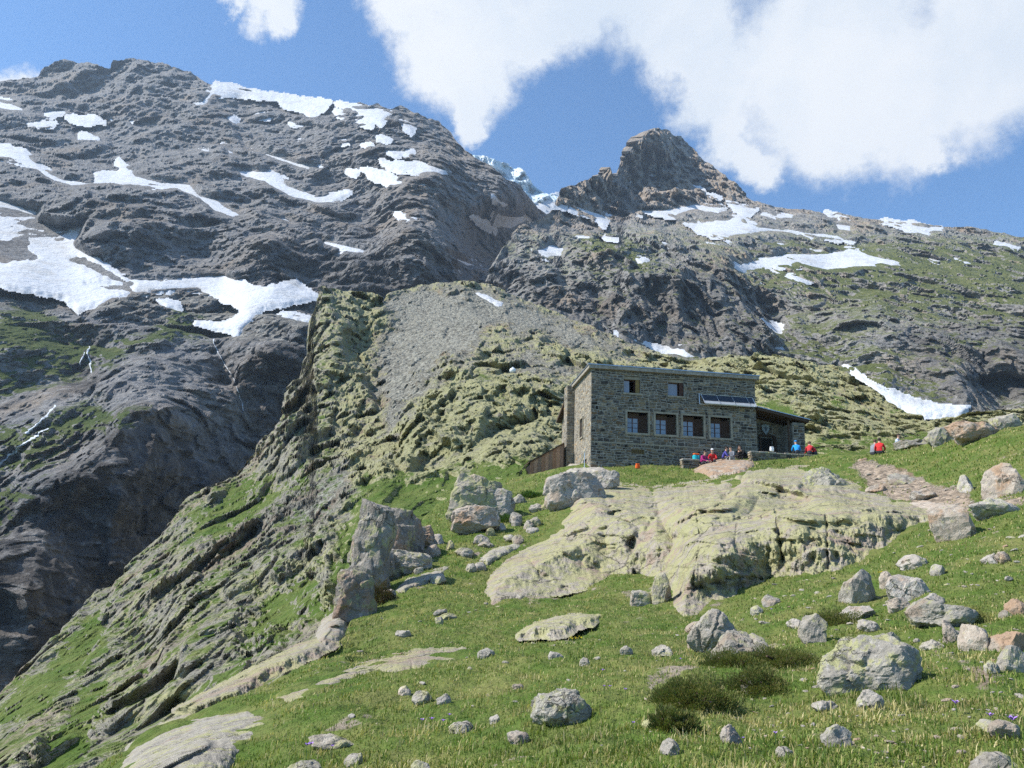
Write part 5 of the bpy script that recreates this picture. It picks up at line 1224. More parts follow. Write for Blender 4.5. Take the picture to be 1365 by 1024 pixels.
for i, (L, O) in enumerate(zip(low, open_low)):
    a, b, c, d = L; e, f_, g, h = O
    w = casement(hut, e, f_, g, h, 0.33, 2, 3, 1)
    MB().box(a, e, -0.075, 0.32, c, d).box(f_, b, -0.075, 0.32, c, d).box(e, f_, -0.075, 0.32, c, g).box(e, f_, -0.075, 0.32, h, d).build('surround', M_CONC, w)
    MB().box(e, f_, 0.32, 0.6, h, h + 0.02).build('lintel_soffit', M_CONC, w)
for i, (a, b, c, d) in enumerate(upw):
    w = empty('window'); w.parent = hut
    MB().box(a - .08, b + .08, -0.1, 0.3, c - .11, c + .002).build('sill', M_CONC, w)
    MB().box(a, b, -0.02, 0.5, d, d + .1).build('lintel', M_CONC, w)
    f = .06; wx = a + (b - a) * 0.72; dt = d - .22
    MB().box(a, a + f, .3, .37, c, dt).box(wx - f, wx, .3, .37, c, dt).box(a + f, wx - f, .3, .37, c, c + f).box(a + f, wx - f, .3, .37, dt - f, dt).build('frame', M_WOOD, w)
    MB().box(a + f, wx - f, .33, .337, c + f, dt - f).build('pane', M_GLASS, w) if i else MB().box(a + f, a + (wx - a) * .55, .33, .337, c + f, dt - f).build('pane', M_GLASS, w)
    MB().box(wx + .01, b - .03, .12, .17, c + .02, d - .2).build('shutter', plain('ochre_shutter', (0.24, 0.16, 0.06), 0.8, 0.2, 0.3) if i == 0 else M_WOOD, w)
    MB().box(a, b, .1, .5, dt + .005, d - .005).build('blind_box', M_CONC, w)
# gable window, door with rail, vent
w = empty('window'); w.parent = hut
MB().box(-0.07, 0.1, 2.2, 2.3, 2.35, 3.85).box(-0.07, 0.1, 3.1, 3.2, 2.35, 3.85).box(-0.07, 0.1, 2.3, 3.1, 2.35, 2.45).box(-0.07, 0.1, 2.3, 3.1, 3.75, 3.85).build('surround', M_CONC, w)
MB().box(0.12, 0.17, 2.3, 3.1, 2.45, 3.75).build('shutter', M_PLANK, w, label='closed wooden shutter in the sunny gable')
d_ = MB().box(0.1, 0.16, 1.1, 2.1, -0.4, 0.75).build('door', M_WOOD, hut)
MB().box(0.06, 0.1, 1.18, 1.24, 0.1, 0.2).build('handle', M_ALU, d_)
MB().tube([(-0.35, -0.2, 1.15), (-0.35, 2.2, 0.15), (-0.35, 5.0, 0.35)], 0.03).tube([(-0.35, 2.2, 0.15), (-0.35, 2.2, -0.9)], 0.025).tube([(-0.35, 0.2, 1.0), (-0.35, 0.2, -0.9)], 0.025).build('handrail', M_ALU, hut)
g = MB().box(vent[0], vent[1], 0.06, 0.1, vent[2], vent[3])
for k in range(7): g.box(vent[0] + (vent[1] - vent[0]) * (k + .2) / 7, vent[0] + (vent[1] - vent[0]) * (k + .6) / 7, 0.02, 0.06, vent[2], vent[3])
g.build('vent_grille', M_RUSTY, hut)
# lean-to porch on the right
AX1 = 14.95
TER = 0.95                                                         # terrace level at the porch
zl, zr = 4.72, 4.05
ar = MB().hexa([(W + .01, -0.25, zl - .2), (AX1 + .25, -0.25, zr - .2), (AX1 + .25, 5.0, zr - .2), (W + .01, 5.0, zl - .2), (W + .01, -0.25, zl - .03), (AX1 + .25, -0.25, zr - .03), (AX1 + .25, 5.0, zr - .03), (W + .01, 5.0, zl - .03)]).build('porch_roof', M_DARKWOOD, hut)
MB().hexa([(W + .01, -0.32, zl - .027), (AX1 + .32, -0.32, zr - .027), (AX1 + .32, 5.1, zr - .027), (W + .01, 5.1, zl - .027), (W + .01, -0.32, zl + .03), (AX1 + .32, -0.32, zr + .03), (AX1 + .32, 5.1, zr + .03), (W + .01, 5.1, zl + .03)]).build('metal_sheet', M_ROOF, ar)
pw = MB().box(W, AX1 - .55, 1.9, 2.3, 0.2, zr + .3).build('porch_wall', M_MORTAR, hut)
put_facing(pw, [(W, AX1 - .55, 0.6, zr + .05)], [(12.62, 13.5, 0.0, 3.05)], 6, Matrix.Translation((0, 1.9, 0)))
pp = MB().box(AX1 - .8, AX1, 0.0, 4.8, -.6, zr - .21).build('porch_pier', M_MORTAR, hut)
put_facing(pp, [(AX1 - .8, AX1, -.6, zr - .25)], [], 7, None)
put_facing(pp, [(0, 4.8, -.6, zr - .25)], [], 8, Matrix(((0, -1, 0, AX1), (1, 0, 0, 0), (0, 0, 1, 0), (0, 0, 0, 1))))
dr = MB().box(12.65, 13.45, 1.84, 1.88, TER, 3.0).build('door', M_INSIDE, hut, label='near-black panel painted as the shade of the doorway under the lean-to')  # flat near-black panel; the doorway's shade is put into its colour
MB().box(13.52, 13.68, 1.6, 1.86, TER, 3.1).box(12.5, 12.62, 1.75, 1.86, TER, 3.1).box(12.5, 13.68, 1.75, 1.86, 3.1, 3.22).build('frame', M_DARKWOOD, dr)
MB().box(13.85, 13.97, 0.15, 0.27, TER, zr).build('timber_post', M_DARKWOOD, hut)
s0 = hut_xz(1014.5, 565.5, 1.8); s1 = hut_xz(1025.5, 579.5, 1.8)
cx, sw = (s0[0] + s1[0]) / 2, (s1[0] - s0[0]) / 2
outl = [(-1, .8), (-.62, .95), (-.3, .86), (0, 1.0), (.3, .86), (.62, .95), (1, .8), (.95, .1), (.7, -.45), (.35, -.8), (0, -1.05), (-.35, -.8), (-.7, -.45), (-.95, .1)]
cz, shh = (s0[1] + s1[1]) / 2, (s0[1] - s1[1]) / 2
sh = MB().prism([(cx + x * sw, cz + z * shh) for x, z in outl], 1.7, 1.75).build('shield_plaque', M_SHIELD, hut, label='grey shield-shaped plaque beside the door')
MB().prism([(cx + x * sw * .7, cz + .02 + z * shh * .66) for x, z in [(-.9, .5), (-.3, .35), (0, .75), (.3, .35), (.9, .5), (.45, 0), (.15, -.7), (-.15, -.7), (-.45, 0)]], 1.685, 1.698).build('emblem', M_SHIELD2, sh)
MB().box(11.75, 12.4, 1.78, 1.84, 1.9, 2.05).box(11.85, 12.3, 1.78, 1.84, 1.35, 1.6).build('notice_board', M_FASCIA, hut)
# solar panels on brackets
pa = hut_xz(931, 528)[0]; ptop, pbot = 5.36, 4.66
xp = pa + 0.12
for k, wd in enumerate((1.08, 1.08, 1.05, 0.42)):
    a, b = xp + .03, xp + wd - .03; sk = 0.16
    f = lambda x, t: (x + sk * t, -0.14 - 0.38 * t, ptop - (ptop - pbot) * t)
    def slab(t0, t1, o, th=.03):
        q = [f(a, t0), f(b, t0), f(b, t1), f(a, t1)]
        return MB().hexa([(x, y + o + th, z - .012) for x, y, z in q] + [(x, y + o, z) for x, y, z in q])
    pn = empty('solar_panel'); pn.parent = hut
    slab(0, .7, 0).build('cell_sheet', M_CELL, pn)
    slab(.705, .97, 0.0).build('reflection_strip', M_REFLECTION, pn)  # reflection on the lower panel, painted as a light grey sheet
    mb = MB().tube([f(a - .03, 0), f(a - .03, 1)], .028, 6).tube([f(b + .03, 0), f(b + .03, 1)], .028, 6).tube([f(a - .03, 1), f(b + .03, 1)], .028, 6).tube([f(a - .03, 0), f(b + .03, 0)], .022, 6)
    mb.build('frame', M_ALU, pn)
    xp += wd
MB().tube([(pa, -.03, ptop), (pa, -.14, ptop)], .03, 6).tube([(pa, -.14, ptop + .03), (pa, -.2, pbot)], .035, 6).tube([(pa, -.2, pbot), (xp, -.6, pbot - .04)], .03, 6).tube([(xp, -.03, pbot), (xp, -.6, pbot - .02)], .03, 6).build('bracket', M_ALU, hut)

# dry-stone terrace walls in front
def low_wall(name, x0, x1, y0, y1, z0, z1, seed, label):
    loc = HC + HX * x0 + HY * y0 + np.array([0, 0, z0])
    root = empty(name, tuple(loc), TH, label=label, category='wall')
    L, D, Hh = x1 - x0, y1 - y0, z1 - z0
    core = MB().box(0.03, L - .03, 0.03, D - .03, 0, Hh - .05).build('core', M_MORTAR, root)
    put_facing(root, [(0, L, 0, Hh - .07)], [], seed)
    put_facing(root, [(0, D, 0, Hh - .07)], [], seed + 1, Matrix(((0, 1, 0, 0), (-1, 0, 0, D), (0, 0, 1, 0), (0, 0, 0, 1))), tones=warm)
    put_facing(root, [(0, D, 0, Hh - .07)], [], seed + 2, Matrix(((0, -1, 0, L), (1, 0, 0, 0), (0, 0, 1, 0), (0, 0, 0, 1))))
    r = np.random.default_rng(seed); x = -.03
    while x < L:
        w = min(r.uniform(.35, .7), L + .05 - x); h = r.uniform(.07, .13)
        MB().box(x + .01, x + w - .01, -.05 + r.uniform(0, .04), D + .03, Hh - .07, Hh - .07 + h).build('coping_stone', R_GREY if r.random() < .6 else R_PALE, root, bevel=.02)
        x += w
    return root
t0 = hut_xz(1001, 602, -2.2); t1 = hut_xz(1098, 614, -2.2)
low_wall('terrace_wall', t0[0], t1[0], -2.2, -1.75, t1[1] - 0.9, t0[1] + 0.0, 40, 'low dry-stone terrace wall in front of the lean-to')
t2 = hut_xz(910, 612, -2.0); t3 = hut_xz(926, 626, -2.0)
low_wall('terrace_wall', t2[0], t3[0] + .3, -2.0, -1.5, t3[1] - .5, t2[1], 50, 'short stub of dry-stone wall left of the pinkish rock')
# terrace floor of packed earth behind the walls
tf = MB().hexa([(8.0, -1.74, t1[1] - 1.0), (16.5, -1.74, t1[1] - 1.0), (16.5, 1.9, t1[1] - 1.0), (8.0, -.06, t1[1] - 1.0), (8.0, -1.74, TER - .35), (16.5, -1.74, TER - .35), (16.5, 1.9, TER - .02), (8.0, -.06, TER - .02)])
to = tf.build('terrace', plain('packed_earth', (0.26, 0.21, 0.16), 0.95, 0.1, 0.3, 2.0, 0.02), kind='structure')
to.location = HC; to.rotation_euler = (0, 0, TH)

# plank shed left of the hut
PLK = [M_PLANK, plain('larch_planks_pale', (0.38, 0.23, 0.15), 0.8, 0.2, 0.35, 10.0, 0.006), plain('larch_planks_grey', (0.24, 0.16, 0.115), 0.8, 0.2, 0.35, 10.0, 0.006)]
def plank_shed():
    y = 5.0
    ax, az = hut_xz(707, 616, y); bx, bz = hut_xz(751.5, 591.5, y); _, b0 = hut_xz(752, 624, y)
    root = empty('plank_shed', tuple(HC + HX * ax + HY * y + np.array([0, 0, b0])), TH, label='low wooden lean-to shed of upright planks left of the hut', category='shed')
    L = bx - ax; h0, h1 = az - b0, bz - b0
    n = 9
    for k in range(n):
        xa, xb = L * k / n, L * (k + 1) / n - .012
        za, zb = h0 + (h1 - h0) * k / n - .02, h0 + (h1 - h0) * (k + 1) / n - .02
        o_ = 0.012 * (k % 2)
        MB().hexa([(xa, -o_, -.6), (xb, -o_, -.6), (xb, .03, -.6), (xa, .03, -.6), (xa, -o_, za), (xb, -o_, zb), (xb, .03, zb), (xa, .03, za)]).build('plank', PLK[(k * 7) % 3], root)
    MB().hexa([(-.12, -.1, h0 - .06), (L + .02, -.1, h1 + .0), (L + .02, 2.0, h1 + .0), (-.12, 2.0, h0 - .06), (-.12, -.1, h0 + .02), (L + .02, -.1, h1 + .08), (L + .02, 2.0, h1 + .08), (-.12, 2.0, h0 + .02)]).build('roof', M_DARKWOOD, root)
    MB().box(L - .06, L + .06, .02, .1, -.6, h1).build('corner_post', M_DARKWOOD, root)
    MB().box(.0, L - .06, .1, 1.9, -.6, h0 - .06).build('interior', M_INSIDE, root)
plank_shed()
# ------------------------------------------------------------------ people resting at the hut
def cloth(name, col): return plain(name, col, 0.85, 0.15, 0.15, 12.0, 0.004)
SKIN = plain('skin', (0.5, 0.3, 0.21), 0.6, 0.3, 0.06)
HAIRS = {'dark': plain('dark_hair', (0.025, 0.018, 0.014), 0.7), 'brown': plain('brown_hair', (0.09, 0.05, 0.03), 0.7), 'grey': plain('grey_hair', (0.4, 0.38, 0.36), 0.7)}
TROU = cloth('dark_trousers', (0.05, 0.052, 0.06)); BOOT = plain('boot_leather', (0.07, 0.05, 0.035), 0.7)

def person(loc, face, jacket, label, trousers=None, hair='dark', pose='sit', hat=None, pack=None, lean=0.15):
    """one skinned figure; `face` = heading in radians, 0 looks towards -Y (the camera)"""
    root = empty('person', tuple(loc), face, label=label, category='person')
    sit = pose == 'sit'
    V, E, Rd, Rg = [], [], [], []
    def nd(p, r, reg, par=None):
        V.append(p); Rd.append(r if isinstance(r, tuple) else (r, r)); Rg.append(reg)
        if par is not None: E.append((par, len(V) - 1))
        return len(V) - 1
    pz = 0.12 if sit else 0.92
    L = lean
    pel = nd((0, 0, pz), (.155, .12), 'legs')
    sp = nd((0, -L * .22, pz + .2), (.145, .11), 'top', pel)
    ch = nd((0, -L * .8, pz + .40), (.17, .115), 'top', sp)
    nk = nd((0, -L * 1.2, pz + .545), .056, 'skin', ch)
    h0 = nd((0, -L * 1.3 - .012, pz + .62), .078, 'skin', nk)
    h1 = nd((0, -L * 1.35 - .005, pz + .72), .094, 'skin', h0)
    nd((0, -L * 1.38, pz + .79), .06, 'skin', h1)
    for s in (-1, 1):
        sh = nd((s * .19, -L * .9, pz + .45), .068, 'top', ch)
        if pose == 'sit':
            el = nd((s * .27, -L - .12, pz + .2), .05, 'top', sh); wr = nd((s * .17, -L - .34, pz + .13), .035, 'top', el)
            hd = (s * .14, -L - .42, pz + .12)
        else:
            el = nd((s * .26, -L * 1.1 - .02, pz + .2), .05, 'top', sh); wr = nd((s * .22, -L * 1.2 - .18, pz + .02), .035, 'top', el)
            hd = (s * .2, -L * 1.2 - .24, pz - .03)
        hn = nd(hd, (.036, .018), 'skin', wr)
        for k, (dx, ln) in enumerate(((-.028, .07), (-.01, .08), (.01, .077), (.028, .06))):
            a = nd((hd[0] + dx, hd[1] - .045, hd[2] - .01), .009, 'skin', hn)
            nd((hd[0] + dx * 1.1, hd[1] - .045 - ln * .6, hd[2] - .035), .008, 'skin', a)
        a = nd((hd[0] - s * .042, hd[1] - .015, hd[2]), .01, 'skin', hn)
        nd((hd[0] - s * .055, hd[1] - .055, hd[2] - .012), .009, 'skin', a)
        hp = nd((s * .095, -.03, pz - .02), .1, 'legs', pel)
        if sit:
            kn = nd((s * .13, -.44, pz + .1), .066, 'legs', hp); an = nd((s * .13, -.56, pz - .26), .045, 'legs', kn)
            toe = (s * .14, -.72, pz - .31)
        else:
            kn = nd((s * .11, -.05, .5), .066, 'legs', hp); an = nd((s * .12, .02, .09), .045, 'legs', kn)
            toe = (s * .14, -.16, .035)
        hl = nd((an and (V[an][0], V[an][1] + .02, V[an][2] - .045)), .045, 'boot', an)
        nd(toe, (.045, .032), 'boot', hl)
    me = bpy.data.meshes.new('skeleton')
    me.from_pydata(V, E, []); me.update()
    tmp = bpy.data.objects.new('skeleton', me); COL.objects.link(tmp)
    sk = tmp.modifiers.new('skin', 'SKIN'); sk.use_smooth_shade = True
    for i, sv in enumerate(me.skin_vertices[0].data):
        sv.radius = Rd[i]; sv.use_root = (i == 0)
    ss = tmp.modifiers.new('sub', 'SUBSURF'); ss.levels = 1; ss.render_levels = 1
    dg = bpy.context.evaluated_depsgraph_get()
    body = bpy.data.meshes.new_from_object(tmp.evaluated_get(dg))
    bpy.data.objects.remove(tmp)
    order = ['top', 'legs', 'skin', 'boot']
    body.materials.clear()
    for m in (jacket, trousers or TROU, SKIN, BOOT): body.materials.append(m)
    VA = np.array(V); reg = np.array([order.index(x) for x in Rg]); rad = np.array([max(r) for r in Rd])
    c = np.array([p.center[:] for p in body.polygons])
    near = (np.linalg.norm(c[:, None] - VA[None], axis=2) - rad[None] * .8).argmin(1)
    body.polygons.foreach_set('material_index', reg[near].astype(np.int32))
    body.name = 'body'
    bo = link('body', body, root)
    hx, hy, hz = V[h1]
    # face: nose and eyes, ears; hair or hat
    mb = MB().add([(hx - .014, hy - .088, hz - .025), (hx + .014, hy - .088, hz - .025), (hx, hy - .12, hz - .03), (hx, hy - .09, hz + .02)], [(0, 1, 2), (0, 2, 3), (1, 3, 2), (0, 3, 1)])
    mb.build('nose', SKIN, root)
    for s in (-1, 1):
        v, f = ico(1)
        link('eye', mesh_np('eye', v * .012 + np.array([hx + s * .034, hy - .086, hz + .012]), f, HAIRS['dark']), root)
        link('ear', mesh_np('ear', v * np.array([.012, .022, .032]) + np.array([hx + s * .092, hy, hz - .005]), f, SKIN, smooth=True), root)
    v, f = ico(3)
    sel = v * np.array([.104, .108, .112]); sel = sel + 0.006 * perlin(sel * 40)[:, None] * v
    up = (v[:, 2] > 0.15) | ((v[:, 1] > 0.05) & (v[:, 2] > -.55))
    ff = f[up[f].all(1)]
    if hat is None:
        link('hair', mesh_np('hair', sel + np.array([hx, hy + .004, hz + .015]), ff, HAIRS[hair], smooth=True), root)
    else:
        cap = f[(v[:, 2] > 0.12)[f].all(1)]
        ho = link('hat', mesh_np('hat', v * np.array([.112, .116, .115]) + np.array([hx, hy, hz + .02]), cap, hat, smooth=True), root)
        MB().box(hx - .07, hx + .07, hy - .19, hy - .09, hz + .028, hz + .04).build('brim', hat, ho)
    if pack is not None:
        MB().box(-.16, .16, .12, .34, pz + .05, pz + .5).build('rucksack', pack, root, bevel=.05)
    return root

def on_ground(u, v, lift=0.0):
    p, _ = MEAD.where(u, v)
    return p[0] + np.array([0, 0, lift])
J = {k: cloth(k, c) for k, c in dict(purple_jacket=(0.1, 0.09, 0.36), grey_jacket=(0.2, 0.21, 0.24), black_jacket=(0.016, 0.016, 0.018), magenta_jacket=(0.36, 0.03, 0.16), red_jacket=(0.55, 0.035, 0.035), blue_jacket=(0.03, 0.3, 0.72),
      crimson_jacket=(0.48, 0.04, 0.045), pale_blue_shirt=(0.5, 0.58, 0.72), white_cap=(0.8, 0.8, 0.8), turquoise=(0.03, 0.42, 0.5), orange=(0.75, 0.14, 0.03)).items()}
def spot(u, v, y):
    """point on the terrace, y metres behind the hut front plane"""
    x, z = hut_xz(u, v, y)
    return HC + HX * x + HY * y + np.array([0, 0, z])
person(spot(936, 621, -1.9), 0.5, J['magenta_jacket'], 'person in magenta jacket sitting beside the short wall stub', pose='sit', hair='dark', lean=.22)
person(spot(951, 619, -1.6), -0.4, J['red_jacket'], 'person in red jacket and white cap behind the pinkish rock', hat=J['white_cap'], lean=.25)
person(spot(963, 615, -1.3), 1.3, J['purple_jacket'], 'person in purple jacket sitting against the hut wall', lean=.2)
person(spot(977, 615, -1.5), -0.9, J['grey_jacket'], 'person in grey jacket sitting among the group by the rock', lean=.15, trousers=cloth('light_trousers', (0.35, 0.34, 0.31)))
person(spot(984, 616, -1.0), 2.2, J['black_jacket'], 'dark-clad person with bare face turned towards the black-clad one', lean=.1, hair='brown')
person(spot(996, 614, -1.2), -1.2, J['black_jacket'], 'person all in black bending over at the terrace corner', pose='sit', lean=.42, trousers=J['black_jacket'])
person(spot(993, 616, -0.6), -1.5, J['black_jacket'], 'second black-clad person close to the wall corner', lean=.2, trousers=J['black_jacket'])
wz = t0[1]
def on_wall(u, dy=0.0, dz=0.06):
    x, _ = hut_xz(u, 603, -1.95 + dy)
    return HC + HX * x + HY * (-1.95 + dy) + np.array([0, 0, wz + dz])
person(on_wall(1063), 3.0, J['blue_jacket'], 'person in bright blue jacket seated on the terrace wall, back turned', hat=J['blue_jacket'], lean=.28)
person(on_wall(1079), 2.7, J['crimson_jacket'], 'person in dark red jacket seated on the right part of the terrace wall', hair='brown', lean=.3)
person(on_wall(1088, .1), 3.6, J['red_jacket'], 'person in bright red jacket bent forward at the end of the terrace wall', lean=.42)
person(on_ground(1173, 606), 2.6, J['red_jacket'], 'person in red top resting in the grass at the path bend', lean=.2)
person(on_ground(1196, 602), 0.8, J['pale_blue_shirt'], 'dark-haired person in pale blue shirt resting on the right meadow', lean=.1)
person(on_ground(1163, 606), 2.0, J['grey_jacket'], 'person with dark hair half hidden behind the grass edge', hair='brown', lean=.2)

def bag(loc, s, body, top, label):
    root = empty('backpack', tuple(loc), 0.3, label=label, category='bag')
    MB().box(-s * .5, s * .5, -s * .3, s * .3, 0, s * .9).build('sack', body, root, bevel=s * .16)
    MB().box(-s * .42, s * .42, -s * .26, s * .26, s * .905, s * 1.12).build('lid', top, root, bevel=s * .07)
    MB().tube([(-s * .2, -s * .31, s * .1), (-s * .2, -s * .36, s * .5), (-s * .2, -s * .31, s * .85)], s * .04, 6).build('strap', body, root)
    MB().tube([(s * .2, -s * .31, s * .1), (s * .2, -s * .36, s * .5), (s * .2, -s * .31, s * .85)], s * .04, 6).build('strap', body, root)
bag(spot(928, 615, -1.75), .45, J['turquoise'], J['orange'], 'turquoise rucksack with orange lid standing on the wall stub')
bag(on_ground(850, 624), .3, J['orange'], J['orange'], 'small orange bag on the grass below the hut windows')
bag(spot(1112, 618, -2.6), .3, J['red_jacket'], J['white_cap'], 'small red and white bundle right of the terrace wall')
bag(spot(1029, 602, -1.6), .28, J['white_cap'], J['white_cap'], 'small white bag behind the terrace wall')

def round_tank():
    p, _ = HILL.where(683, 494); p = p[0]; r = np.linalg.norm(p - EYE) * 4.4 / FOC
    v, f = ico(3)
    root = empty('water_tank', tuple(p + np.array([0, 0, r * .7])), label='white round tank sitting on the scree of the mound', category='tank')
    link('shell', mesh_np('shell', v * np.array([r, r, r * .92]), f, M_WHITEP, smooth=True), root)
    MB().tube([(0, 0, r * .9), (0, 0, r * 1.12)], r * .2, 10).build('lid', M_ALU, root)
round_tank()

# ------------------------------------------------------------------ water running down the gorge wall
def stream(line, wid, label, sheet=None, lift=1.2):
    sheet = sheet or LEFT
    P = np.array(line, float)
    seg = np.r_[0, np.cumsum(np.linalg.norm(np.diff(P, axis=0), axis=1))]
    t = np.arange(0, seg[-1], 1.5)
    u = np.interp(t, seg, P[:, 0]) + 1.8 * perlin(np.c_[t / 9, t * 0, t * 0 + 3]); v = np.interp(t, seg, P[:, 1])
    wv = wid * (0.5 + 0.9 * np.abs(perlin(np.c_[t / 6, t * 0 + 4, t * 0])) * 1.6)
    rows = []
    for k in (-1, -.35, .35, 1):
        p, _ = sheet.where(u + k * wv, v + 0.3 * k * wv)
        e = EYE - p; e /= np.linalg.norm(e, axis=1)[:, None]
        rows.append(p + e * lift * (1.0 if abs(k) < .5 else 0.3))
    G = np.stack(rows, 1)
    link('waterfall', mesh_np('waterfall', G.reshape(-1, 3), grid_faces(*G.shape[:2]), M_FOAM, smooth=True), kind='structure', label=label)
M_FOAM = plain('white_water', (0.62, 0.66, 0.7), 0.35, 0.5, 0.15, 0.3)
stream([(117, 458), (118, 478), (122, 498)], 1.5, 'thin waterfall dropping over the dark step on the left')
stream([(113, 470), (106, 488)], 0.9, 'side strand of the thin waterfall')
stream([(75, 545), (68, 560), (58, 575), (36, 590)], 2.0, 'foaming cascade between the green ledges')
stream([(70, 580), (40, 600), (14, 616), (0, 628), (-20, 640)], 2.6, 'white torrent running out at the left edge')
stream([(283, 445), (287, 465), (298, 485), (312, 505), (320, 528), (322, 550)], 0.9, 'slender waterfall in the cleft of the gorge wall')

# ------------------------------------------------------------------ grass, shrubs and flowers
def leaf_material(name, rough=0.6):
    m, t = material(name)
    vc = t.n('ShaderNodeVertexColor', layer_name='tint').outputs[0]
    b = t.n('ShaderNodeBsdfPrincipled', {'Base Color': vc, 'Roughness': rough, 'Specular IOR Level': 0.25})
    tr = t.n('ShaderNodeBsdfTranslucent', {'Color': t.mix(1.0, vc, (1.1, 1.15, 0.6), 'MULTIPLY')})
    mx = t.n('ShaderNodeMixShader', {0: 0.35})
    t.t.links.new(b.outputs[0], mx.inputs[1]); t.t.links.new(tr.outputs[0], mx.inputs[2])
    out = t.n('ShaderNodeOutputMaterial'); t.t.links.new(mx.outputs[0], out.inputs[0])
    return m
M_BLADE = leaf_material('grass_blade')

def outcrop_free(u, v):
    free = np.ones(len(u), bool)
    for poly in NO_GRASS:
        P = np.array(poly); lo, hi = P.min(0), P.max(0)
        s = np.where((u > lo[0]) & (u < hi[0]) & (v > lo[1]) & (v < hi[1]))[0]
        if len(s): free[s] &= sdf_poly(poly, u[s], v[s]) < 3.0
    for a, b, w, h in ROCK_SPOTS:
        free &= ((u - a) / max(w, 1)) ** 2 + ((v - b) / max(h, 1)) ** 2 > 1
    return free

def grow(n, seed, dense_mask, tall=1.0):
    r = np.random.default_rng(seed)
    u = r.uniform(90, 1400, n); v = r.uniform(560, 1075, n)
    vt = np.interp(u, MEAD.us, MEAD.vt)
    ok = v > vt + 2
    u, v = u[ok], v[ok]
    path = cover(u, v, [PATH_POLY], 4) * .9 + cover(u, v, BARE, 5) * .5
    ok = (r.random(len(u)) > path) & outcrop_free(u, v)
    u, v = u[ok], v[ok]
    p, _ = MEAD.where(u, v)
    patch = fbm(np.c_[p[:, 0] * .55, p[:, 1] * .55, p[:, 2] * 0], 4, .6)
    patch2 = fbm(np.c_[p[:, 0] * 2.1, p[:, 1] * 2.1, p[:, 2] * 0 + 9], 3, .6)
    dry = smooth01(patch + .5 * patch2, -0.05, 0.36)
    clump = smooth01(patch2, -.25, .3)
    d = np.linalg.norm(p - EYE, axis=1)
    bald = smooth01(fbm(p * 0.9, 5, .65), 0.12, 0.42)
    keep = r.random(len(u)) < (0.4 + .6 * clump) * (1 - .7 * bald)
    p, dry, clump, d = p[keep], dry[keep], clump[keep], d[keep]
    n = len(p)
    px = d / 800.0
    ln = np.clip(r.gamma(3, .011, n), .014, .13) * (.65 + .7 * clump) * tall
    ln = np.maximum(ln, 2.0 * px * r.uniform(.5, 1.3, n))
    wd = np.maximum(.0032 + .002 * r.random(n), .42 * px)
    az = r.uniform(0, 2 * np.pi, n); tilt = np.abs(r.normal(.45, .3, n))
    sd = np.stack([np.cos(az), np.sin(az), 0 * az], 1)
    to = np.stack([-np.sin(az), np.cos(az), 0 * az], 1) * np.sin(tilt)[:, None] + np.array([0, 0, 1.0]) * np.cos(tilt)[:, None]
    droop = np.stack([-np.sin(az), np.cos(az), 0 * az], 1) * (.5 * np.sin(tilt))[:, None]
    b0, b1 = p - sd * wd[:, None] - np.array([0, 0, .01]), p + sd * wd[:, None] - np.array([0, 0, .01])
    mid = p + to * (ln * .6)[:, None]
    tip = p + to * ln[:, None] + droop * (ln * .5)[:, None] - np.array([0, 0, .12]) * ln[:, None]
    m0, m1 = mid - sd * (wd * .7)[:, None], mid + sd * (wd * .7)[:, None]
    Vv = np.stack([b0, b1, m1, m0, tip], 1).reshape(-1, 3)
    i = np.arange(n)[:, None] * 5
    quads = np.concatenate([i + 0, i + 1, i + 2, i + 3], 1)
    tris = np.concatenate([i + 3, i + 2, i + 4], 1)
    F = np.concatenate([quads[:, [0, 1, 2]], quads[:, [0, 2, 3]], tris])
    green = np.array([(.125, .19, .032), (.175, .23, .05), (.085, .145, .026), (.23, .26, .07)])[r.integers(4, size=n)]
    straw = np.array([(.44, .38, .17), (.34, .31, .12), (.52, .45, .24)])[r.integers(3, size=n)]
    f = (r.random(n) < .17 + .7 * dry)[:, None]
    col = np.where(f, straw, green) * r.uniform(.75, 1.2, n)[:, None] * (1 + .55 * fbm(p * np.array([1.1, .8, 0]) + 3.0, 4, .6))[:, None].clip(.6, 1.5)
    return Vv, F, np.repeat(col, 5, 0)

NO_GRASS = [SLAB, [(344, 934), (400, 915), (440, 896), (500, 880), (560, 866), (622, 866), (630, 886), (590, 900), (545, 906), (500, 900), (440, 925), (390, 945)], [(140, 1040), (175, 992), (215, 965), (270, 948), (330, 944), (372, 956), (366, 985), (330, 1000), (300, 1030), (260, 1060), (160, 1075)],
            [(690, 846), (714, 830), (748, 818), (775, 816), (800, 820), (790, 830), (768, 834), (755, 844), (720, 846)], [(926, 628), (940, 614), (970, 610), (998, 613), (1012, 622), (985, 632), (950, 634)], [(598, 668), (612, 640), (640, 630), (668, 640), (684, 655), (676, 676), (660, 684), (640, 700), (612, 704), (600, 690)],
            [(480, 735), (505, 700), (545, 688), (574, 694), (570, 708), (540, 716), (510, 722)], [(452, 800), (470, 775), (510, 745), (560, 728), (572, 738), (550, 752), (505, 772), (480, 800)], [(728, 665), (740, 642), (760, 628), (800, 632), (820, 646), (800, 668), (760, 675)], [(1188, 672), (1230, 664), (1270, 672), (1262, 682), (1215, 684)]]
v_, f_, c_ = grow(300000, 77, None)
link('grass', mesh_np('grass', v_, f_, M_BLADE, {'tint': c_}), kind='stuff', label='short alpine grass with straw-coloured tufts covering the meadow')

